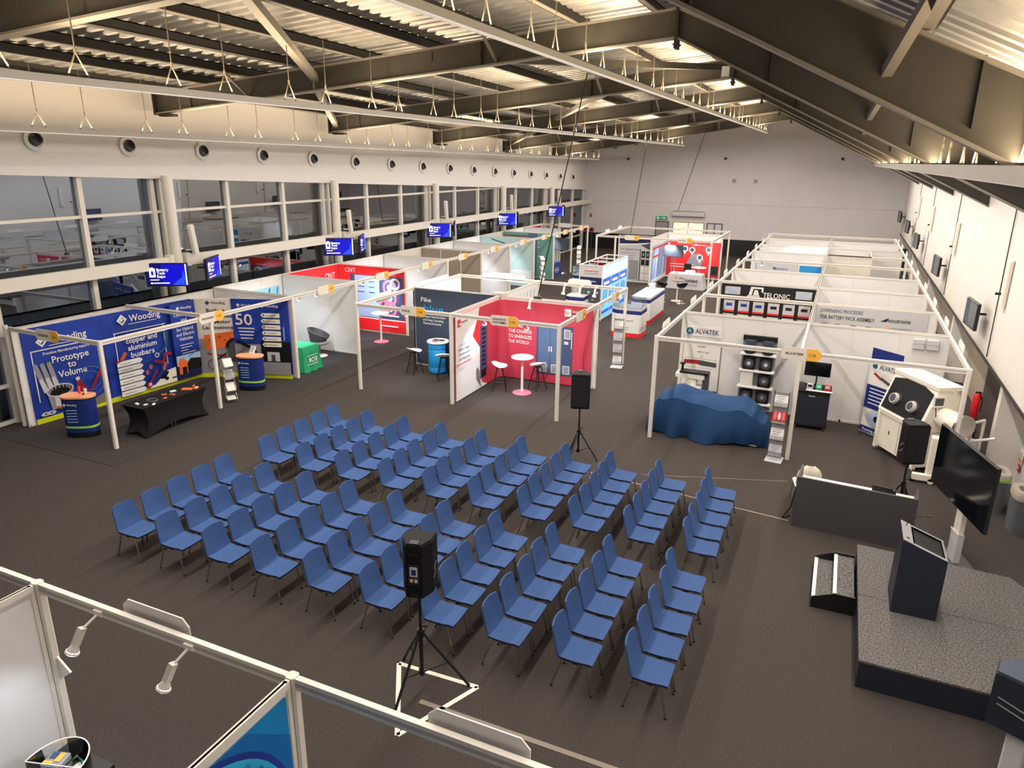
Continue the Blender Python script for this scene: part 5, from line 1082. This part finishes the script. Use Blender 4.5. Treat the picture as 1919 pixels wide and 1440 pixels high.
# signs on the near right wall
b = MB(); b.box(-.01, -.16, -.2, 0, .16, .2, 'red'); a = Art(b, (-.01, .16, -.2), (0, -1, 0), (-1, 0, 0)); a.ell(.16, .25, .08, .08, 'white').ell(.16, .25, .04, .04, 'red').lines(.06, .12, .2, 3, .04, 'white', .015); tag(b.build('fire_notice', loc=(XL - .03, 16.25, 1.75), smooth=False), 'red fire action notice on the near right lower wall', 'sign')
b = MB(); b.box(-.01, -.14, -.14, 0, .14, .14, 'white'); a = Art(b, (-.01, .14, -.14), (0, -1, 0), (-1, 0, 0)); a.rect(.02, .02, .24, .06, 'orange').ell(.14, .2, .02, .02, 'black').lines(.04, .15, .2, 2, .04, 'green', .012); tag(b.build('safety_notice', loc=(XL - .03, 16.6, .72), smooth=False), 'small white and orange safety notice low on the right wall', 'sign')
b = MB(); b.box(-.012, -.09, -.07, 0, .09, .07, 'dred'); Art(b, (-.012, .09, -.07), (0, -1, 0), (-1, 0, 0)).lines(.03, .09, .12, 2, .04, 'white', .02); tag(b.build('fire_notice', loc=(XL - .03, 16.6, .45), smooth=False), 'small dark red notice below the white and orange one', 'sign')
# ================================================================ SPEAKERS
def speaker(label, loc, rz, back=False, s_=1.0):
    t = thing('loudspeaker', label, 'speaker', loc, rz, 'black loudspeakers on stands'); t.scale = (s_,) * 3
    P_ = [(-.20, -.18), (.20, -.18), (.20, .02), (.11, .20), (-.11, .20), (-.20, .02)]
    b = MB(); b.prism(P_, 0, .72, 'blackmat'); q = [(x * .92, y * .92) for x, y in P_]; b.prism(q, .72, .745, 'softblack'); b.prism(q, -.02, 0, 'softblack'); b.build('cabinet', t, smooth=False)
    b = MB(); b.box(-.185, -.192, .03, .185, -.18, .69, 'softblack'); b.build('grille', t, smooth=False)
    b = MB(); b.box(-.07, .20, .18, .07, .207, .46, 'lectern'); a = Art(b, (.07, .207, .18), (-1, 0, 0), (0, 1, 0)); a.rect(.02, .12, .10, .13, 'lgrey').rect(.04, .14, .06, .08, 'wblue2').rect(.02, .04, .04, .05, 'peach').rect(.08, .04, .04, .05, 'lgrey').rect(.03, .27 - .02, .08, .01, 'white')
    b.build('amplifier_panel', t, smooth=False)
    b = MB(); b.beam((-.07, .20, .60), (.07, .20, .60), .03, .035, 'black'); b.build('handle', t, smooth=False)
    b = MB(); b.box(-.06, .10, .72, .06, .19, .755, 'black'); b.build('handle', t, smooth=False)
    b = MB(); b.box(-.05, .19, .02, .05, .22, .06, 'black'); b.build('handle', t, smooth=False)
    for s in (-1, 1):
        b = MB(); b.beam((s * .202, -.1, .38), (s * .202, .0, .30), .004, .012, 'grey'); b.beam((s * .202, -.1, .26), (s * .202, .0, .18), .004, .012, 'grey'); b.build('trim', t, smooth=False)
    return t
def tripod(label, loc, h, rz=0, spread=.58, hub=.75):
    t = thing('speaker_stand', label, 'stand', loc, rz, 'black tripod speaker stands')
    b = MB(); b.cyl((0, 0, .22), (0, 0, h), .018, 'black', n=12); b.cyl((0, 0, .18), (0, 0, hub + .12), .025, 'black', n=12); b.build('pole', t)
    b = MB(); b.cyl((0, 0, hub), (0, 0, hub + .10), .045, 'black', n=12); b.build('collar', t)
    b = MB(); b.cyl((0, 0, hub + .14), (.09, 0, hub + .14), .014, 'black', n=8); b.build('knob', t)
    b = MB(); b.cyl((0, 0, .20), (0, 0, .26), .04, 'black', n=12); b.build('lower_collar', t)
    for k in range(3):
        a0 = k * 2 * pi / 3; c, s = math.cos(a0), math.sin(a0)
        b = MB(); b.beam((.03 * c, .03 * s, hub + .04), (spread * c, spread * s, .02), .03, .022, 'black'); b.cyl((spread * c, spread * s, 0), (spread * c, spread * s, .035), .022, 'black', n=8); b.build('leg', t)
        b = MB(); m_ = .55; b.beam((.03 * c, .03 * s, .23), (.03 * c + (spread - .03) * m_ * c, .03 * s + (spread - .03) * m_ * s, (hub + .04) * (1 - m_) + .02 * m_), .022, .012, 'black'); b.build('brace', t)
    return t
tripod('black tripod stand inside the white tape triangle', (-4.06, 6.42, 0), 1.40, .45)
speaker('black loudspeaker nearest the viewer, amplifier panel showing', (-4.06, 6.42, 1.42), pi + .25, True, .93)
tripod('black tripod stand at the far side of the chairs', (-4.68, 14.07, 0), 1.27, .3, .42, .62)
speaker('black loudspeaker beyond the chairs, grille toward the viewer', (-4.68, 14.07, 1.27), .35)
tripod('black speaker stand half hidden behind the desk', (1.66, 14.2, 0), 1.14, .9, .40, .6)
speaker('black loudspeaker behind the desk beside the large screen', (1.66, 14.2, 1.14), .45)
# stage monitor in the corner
t = thing('loudspeaker', 'black loudspeaker cut off at the bottom right corner', 'speaker', (2.36, 7.95, .62), -.45, 'black loudspeakers on stands')
b = MB(); P_ = [(-.22, -.16), (.22, -.16), (.27, .1), (.14, .28), (-.14, .28), (-.27, .1)]; b.prism(P_, 0, .62, 'lectern'); b.prism([(x * .93, y * .93) for x, y in P_], .62, .65, 'slate'); b.build('cabinet', t, smooth=False)
b = MB(); b.beam((-.15, -.163, .36), (.18, -.163, .30), .006, .012, 'grey'); b.beam((-.15, -.163, .28), (.18, -.163, .22), .006, .012, 'grey'); b.build('trim', t, smooth=False)
t = thing('pedestal', 'grey and white pedestal under the corner loudspeaker', 'stand', (2.38, 7.95, 0), -.45)
b = MB(); b.bbox(-.04, -.08, 0, .16, .2, .62, 'lgrey', .02); b.build('column', t)
# ================================================================ STAGE
for k, (y0, y1, l) in enumerate(((8.74, 10.32, 'carpeted stage deck nearest the viewer'), (10.33, 11.90, 'carpeted stage deck with the lectern and screen side'))):
    t = thing('stage_deck', l, 'stage', (.9, y0, 0), 0, 'carpeted stage decks')
    b = MB(); x1 = 2.35 if k else 2.3; w_ = y1 - y0
    P_ = [(0, 0), (2.15, 0), (2.15, w_), (0, w_)] if k == 0 else [(0, 0), (2.3, 0), (2.25, w_ - .35), (2.1, w_ - .1), (0, w_)]
    b.prism(P_, .37, .40, 'stagecarpet'); b.build('carpet_top', t, smooth=False)
    b = MB(); b.prism([(.01 + x * .995, .005 + y * .995) for x, y in P_], 0, .37, 'lectern'); b.build('skirt', t, smooth=False)
t = thing('stage_steps', 'two black steps with white nosings beside the stage', 'steps', (.3, 10.36, 0))
for k in range(2):
    b = MB(); x = .28 * k; b.box(x, .03, .10 + .13 * k, x + .29, 1.3, .13 + .13 * k, 'stagecarpet'); b.box(x + .0, .03, .115 + .13 * k, x + .05, 1.3, .137 + .13 * k, 'cream'); b.build('tread', t, smooth=False)
for y in (0, 1.3):
    b = MB(); b.add([(x, yy, z) for yy in (y, y + .03) for x, z in ((0, 0), (.58, 0), (.58, .30), (.30, .30), (0, .17))], [(4, 3, 2, 1, 0), (5, 6, 7, 8, 9)] + [(i, (i + 1) % 5, 5 + (i + 1) % 5, 5 + i) for i in range(5)], 'black'); b.build('side_panel', t, smooth=False)
t = thing('lectern', 'tall dark angled lectern on the stage with silver trim', 'lectern', (1.30, 10.06, .4))
b = MB(); W_, D_ = .56, .62
b.add([(0, 0, 0), (W_, 0, 0), (W_, D_, 0), (0, D_, 0), (.0, 0, 1.12), (W_, 0, .92), (W_, D_, .92), (.0, D_, 1.12)], [(0, 3, 2, 1), (0, 1, 5, 4), (1, 2, 6, 5), (2, 3, 7, 6), (3, 0, 4, 7)], 'lectern'); b.build('body', t, smooth=False)
b = MB(); b.add([(0, 0, 1.12), (W_, 0, .92), (W_, D_, .92), (0, D_, 1.12), (.05, .05, 1.105), (W_ - .03, .05, .935), (W_ - .03, D_ - .05, .935), (.05, D_ - .05, 1.105)], [(0, 1, 5, 4), (1, 2, 6, 5), (2, 3, 7, 6), (3, 0, 4, 7)], 'grey')
b.add([(.16, .05, 1.04), (W_ - .03, .05, .91), (W_ - .03, D_ - .05, .91), (.16, D_ - .05, 1.04)], [(0, 1, 2, 3)], 'black'); b.add([(.0, 0, 1.125), (.13, 0, 1.08), (.13, D_, 1.08), (.0, D_, 1.125)], [(0, 1, 2, 3)], 'grey'); b.cyl((.06, .12, 1.10), (.06, .12, 1.11), .025, 'black'); b.build('reading_top', t, smooth=False)
b = MB(); b.tube([(.06, .5, 1.1), (.1, .48, 1.25), (.28, .45, 1.32)], .006, 'black', n=6); b.cyl((.28, .45, 1.32), (.34, .44, 1.33), .012, 'black', n=8); b.build('microphone', t)
# ================================================================ DESK, CHAIR, LAPTOP, BIG SCREEN
t = thing('control_desk', 'dark grey panelled desk with cream worktop behind its screen', 'desk', (-.15, 12.93, 0), -.07)
b = MB(); b.box(0, 0, 0, 1.92, .04, .97, 'desk'); b.build('front_panel', t, smooth=False)
b = MB(); b.box(0, .04, 0, .04, .62, .97, 'desk'); b.box(1.88, .04, 0, 1.92, .5, .97, 'desk'); b.build('side_panel', t, smooth=False)
b = MB(); b.box(.04, .04, .72, 1.88, .66, .75, 'cream'); b.build('worktop', t, smooth=False)
b = MB(); b.box(.06, .10, .75, .62, .26, .80, 'cream'); b.box(.12, .12, .801, .5, .16, .803, 'black'); b.tube([(.55, .3, .76), (.75, .25, .76), (.9, .35, .76), (1.1, .22, .76), (1.3, .3, .76)], .008, 'black', n=6)
tag(b.build('mixing_equipment', loc=(-.15, 12.93, 0), rz=-.07, smooth=False), 'cream box and cables on the desk worktop at its left end', 'equipment')
t = thing('laptop', 'open black laptop seen from behind on the desk', 'laptop', (1.28, 13.22, .752), pi - .15)
b = MB(); b.bbox(-.19, -.13, 0, .19, .13, .02, 'black', .005); b.build('keyboard_base', t); b = MB(); b.T = Matrix.Translation((0, .12, .02)) @ Matrix.Rotation(-.35, 4, 'X'); b.bbox(-.19, -.006, 0, .19, .008, .26, 'black', .004); b.box(-.05, .009, .03, .03, .0095, .06, 'lgrey'); b.box(-.17, .009, .23, -.14, .0095, .25, 'white'); b.build('lid', t)
t = thing('conference_chair', 'chair with rounded cream backrest behind the left end of the desk', 'chair', (.0, 13.95, 0), .2)
b = MB(); b.sheet(lambda u, v: ((u - .5) * .46 * math.sqrt(max(.02, 1 - (max(0, v - .35) / .68) ** 2)), -.22 - .05 * (1 - (2 * u - 1) ** 2), .50 + .40 * v), 10, 6, .02, 'cream'); b.build('backrest', t)
b = MB(); b.bbox(-.22, -.20, .43, .22, .22, .46, 'cream', .02); b.build('seat', t)
for sx in (-.19, .19):
    for sy in (-.18, .19): b = MB(); b.cyl((sx, sy, .43), (sx * 1.15, sy * 1.15, 0), .012, 'chrome', n=8); b.build('leg', t)
t = thing('large_television', 'very large black flat screen on a white column stand', 'television', (2.30, 12.74, 0), math.atan2(-1.9, .54) )
b = MB(); b.bbox(-.985, -.03, 1.02, .985, .03, 2.10, 'black', .01); b.box(-.975, -.034, 1.035, .975, -.03, 2.09, 'screen'); b.build('screen', t)
b = MB(); b.box(-.13, .06, .0, .13, .16, .55, 'lgrey'); b.box(-.10, .07, .55, .10, .15, 1.3, 'frame'); b.box(-.14, .05, .54, .14, .06, .57, 'white'); b.build('column', t, smooth=False)
b = MB(); b.bbox(-.40, -.05, 0, .40, .35, .04, 'dgrey', .02); b.build('base', t)
b = MB(); b.box(-.3, .03, 1.3, .3, .07, 1.8, 'black'); b.build('bracket', t, smooth=False)
# bins
def bin_(label, loc, rz, c, band):
    t = thing('recycling_bin', label, 'bin', loc, rz, 'grey bins by the right wall')
    def ov(s): return [(s * .17 * math.copysign(abs(math.cos(a)) ** .6, math.cos(a)), s * .30 * math.copysign(abs(math.sin(a)) ** .6, math.sin(a))) for a in [2 * pi * i / 28 for i in range(28)]]
    b = MB(); n = 28; A_ = ov(.88); B_ = ov(1); b.add([(*p, 0) for p in A_] + [(*p, .68) for p in B_], [(i, (i + 1) % n, n + (i + 1) % n, n + i) for i in range(n)] + [tuple(range(n - 1, -1, -1))], 'binbody'); b.build('body', t)
    b = MB(); A_ = ov(1.06); B_ = ov(.95); I_ = ov(.45); b.add([(*p, .66) for p in A_] + [(*p, .74) for p in A_] + [(*p, .80) for p in B_] + [(*p, .80) for p in I_] + [(*p, .70) for p in I_], [(k * n + i, k * n + (i + 1) % n, (k + 1) * n + (i + 1) % n, (k + 1) * n + i) for k in range(4) for i in range(n)] + [tuple(range(4 * n, 5 * n))], c); b.build('lid', t)
    if band:
        b = MB(); A_ = ov(1.075); b.add([(*p, .70) for p in A_] + [(*p, .735) for p in A_], [(i, (i + 1) % n, n + (i + 1) % n, n + i) for i in range(n)], 'grass'); b.build('band', t)
bin_('grey plastic bin with pale oval lid at the right edge', (3.60, 14.55, 0), 0, 'binlid', False)
bin_('grey plastic bin with lime band, partly behind the large screen', (3.35, 15.35, 0), 0, 'binlid', True)
# floor tapes and cable strips
def strip(label, pts, wd, m='tape', cat='tape', nm='floor_tape'):
    b = MB()
    for p, q in zip(pts, pts[1:]): b.beam((*p, .004), (*q, .004), wd, .006, m)
    tag(b.build(nm, smooth=False), label, cat)
strip('white tape triangle on the carpet around the nearest tripod', [(-4.56, 6.66), (-3.42, 6.70), (-3.90, 5.6), (-4.56, 6.66)], .06)
strip('tan cable cover strip on the carpet near the bottom edge', [(-3.95, 6.18), (-1.0, 6.19), (1.5, 6.2)], .07, 'strip', 'cable cover', 'cable_cover')
strip('pale cable strip on the carpet past the chair rows', [(-4.3, 13.55), (-.2, 13.08)], .04, 'strip', 'cable cover', 'cable_cover')
strip('thin pale floor seam between chairs and desk', [(-3.2, 13.9), (-.35, 14.9)], .015, 'strip', 'cable', 'floor_cable')
b = MB(); b.tube([(-.2, 13.3, .01), (-.32, 13.15, .01), (-.2, 13.0, .3), (-.12, 13.05, .9)], .012, 'black', n=6); tag(b.build('power_cable'), 'black power cable at the left end of the desk', 'cable')
b = MB(); b.tube([(1.7, 12.6, .012), (2.0, 12.2, .012), (2.5, 11.9, .012), (2.9, 11.95, .012)], .02, 'black', n=6); tag(b.build('power_cable'), 'thick black cable lying behind the lectern on the floor', 'cable')
# acrylic case in the nearest booth
t = thing('display_plinth', 'dark plinth carrying the clear case in the nearest booth', 'plinth', (-5.75, 3.05, 0))
b = MB(); b.box(-.32, -.28, 0, .3, .28, 1.0, 'black'); b.build('body', t, smooth=False)
t = thing('acrylic_case', 'clear acrylic case at the bottom left edge', 'display case', (-5.7, 3.05, 1.0), .3)
b = MB(); b.sheet(lambda u, v: (.26 * math.cos(pi * u) , -.12 + .32 * math.sin(pi * u), .26 * v), 20, 2, .006, 'acrylic'); b.add([(-.26, -.12, 0), (.26, -.12, 0), (.26, -.12, .26), (-.26, -.12, .26)], [(0, 1, 2, 3)], 'acrylic'); b.build('shell', t)
b = MB(); b.tube([(.26 * math.cos(pi * i / 20), -.12 + .32 * math.sin(pi * i / 20), .26) for i in range(21)] + [(.26, -.12, .26)], .006, 'white', n=6); b.build('rim', t)
t = thing('sample_device', 'electronic sample with yellow trim and green wires inside the clear case', 'device', (-5.7, 3.05, 1.005), .3)
b = MB(); b.bbox(-.2, -.05, 0, -.02, .12, .16, 'grey'); b.build('housing', t); b = MB(); b.box(-.19, -.04, .161, -.1, .0, .166, 'yellow'); b.box(-.1, .0, .161, -.05, .1, .166, 'yellow'); b.box(-.17, .03, .161, -.11, .1, .164, 'slateblue'); b.build('label_trim', t, smooth=False)
b = MB(); b.tube([(-.02, 0, .1), (.05, .1, .16), (.14, .05, .1), (.1, -.05, .06), (.0, -.02, .08)], .008, 'black', n=6); b.tube([(-.02, .05, .1), (.03, .12, .12), (.1, .12, .05)], .007, 'green', n=6); b.build('wires', t)
b = MB(); b.lathe([(0, 0), (.07, 0), (.09, .05), (.05, .09), (0, .1)], 'boardtan', (.1, .05, 0), n=14); b.build('coil', t)
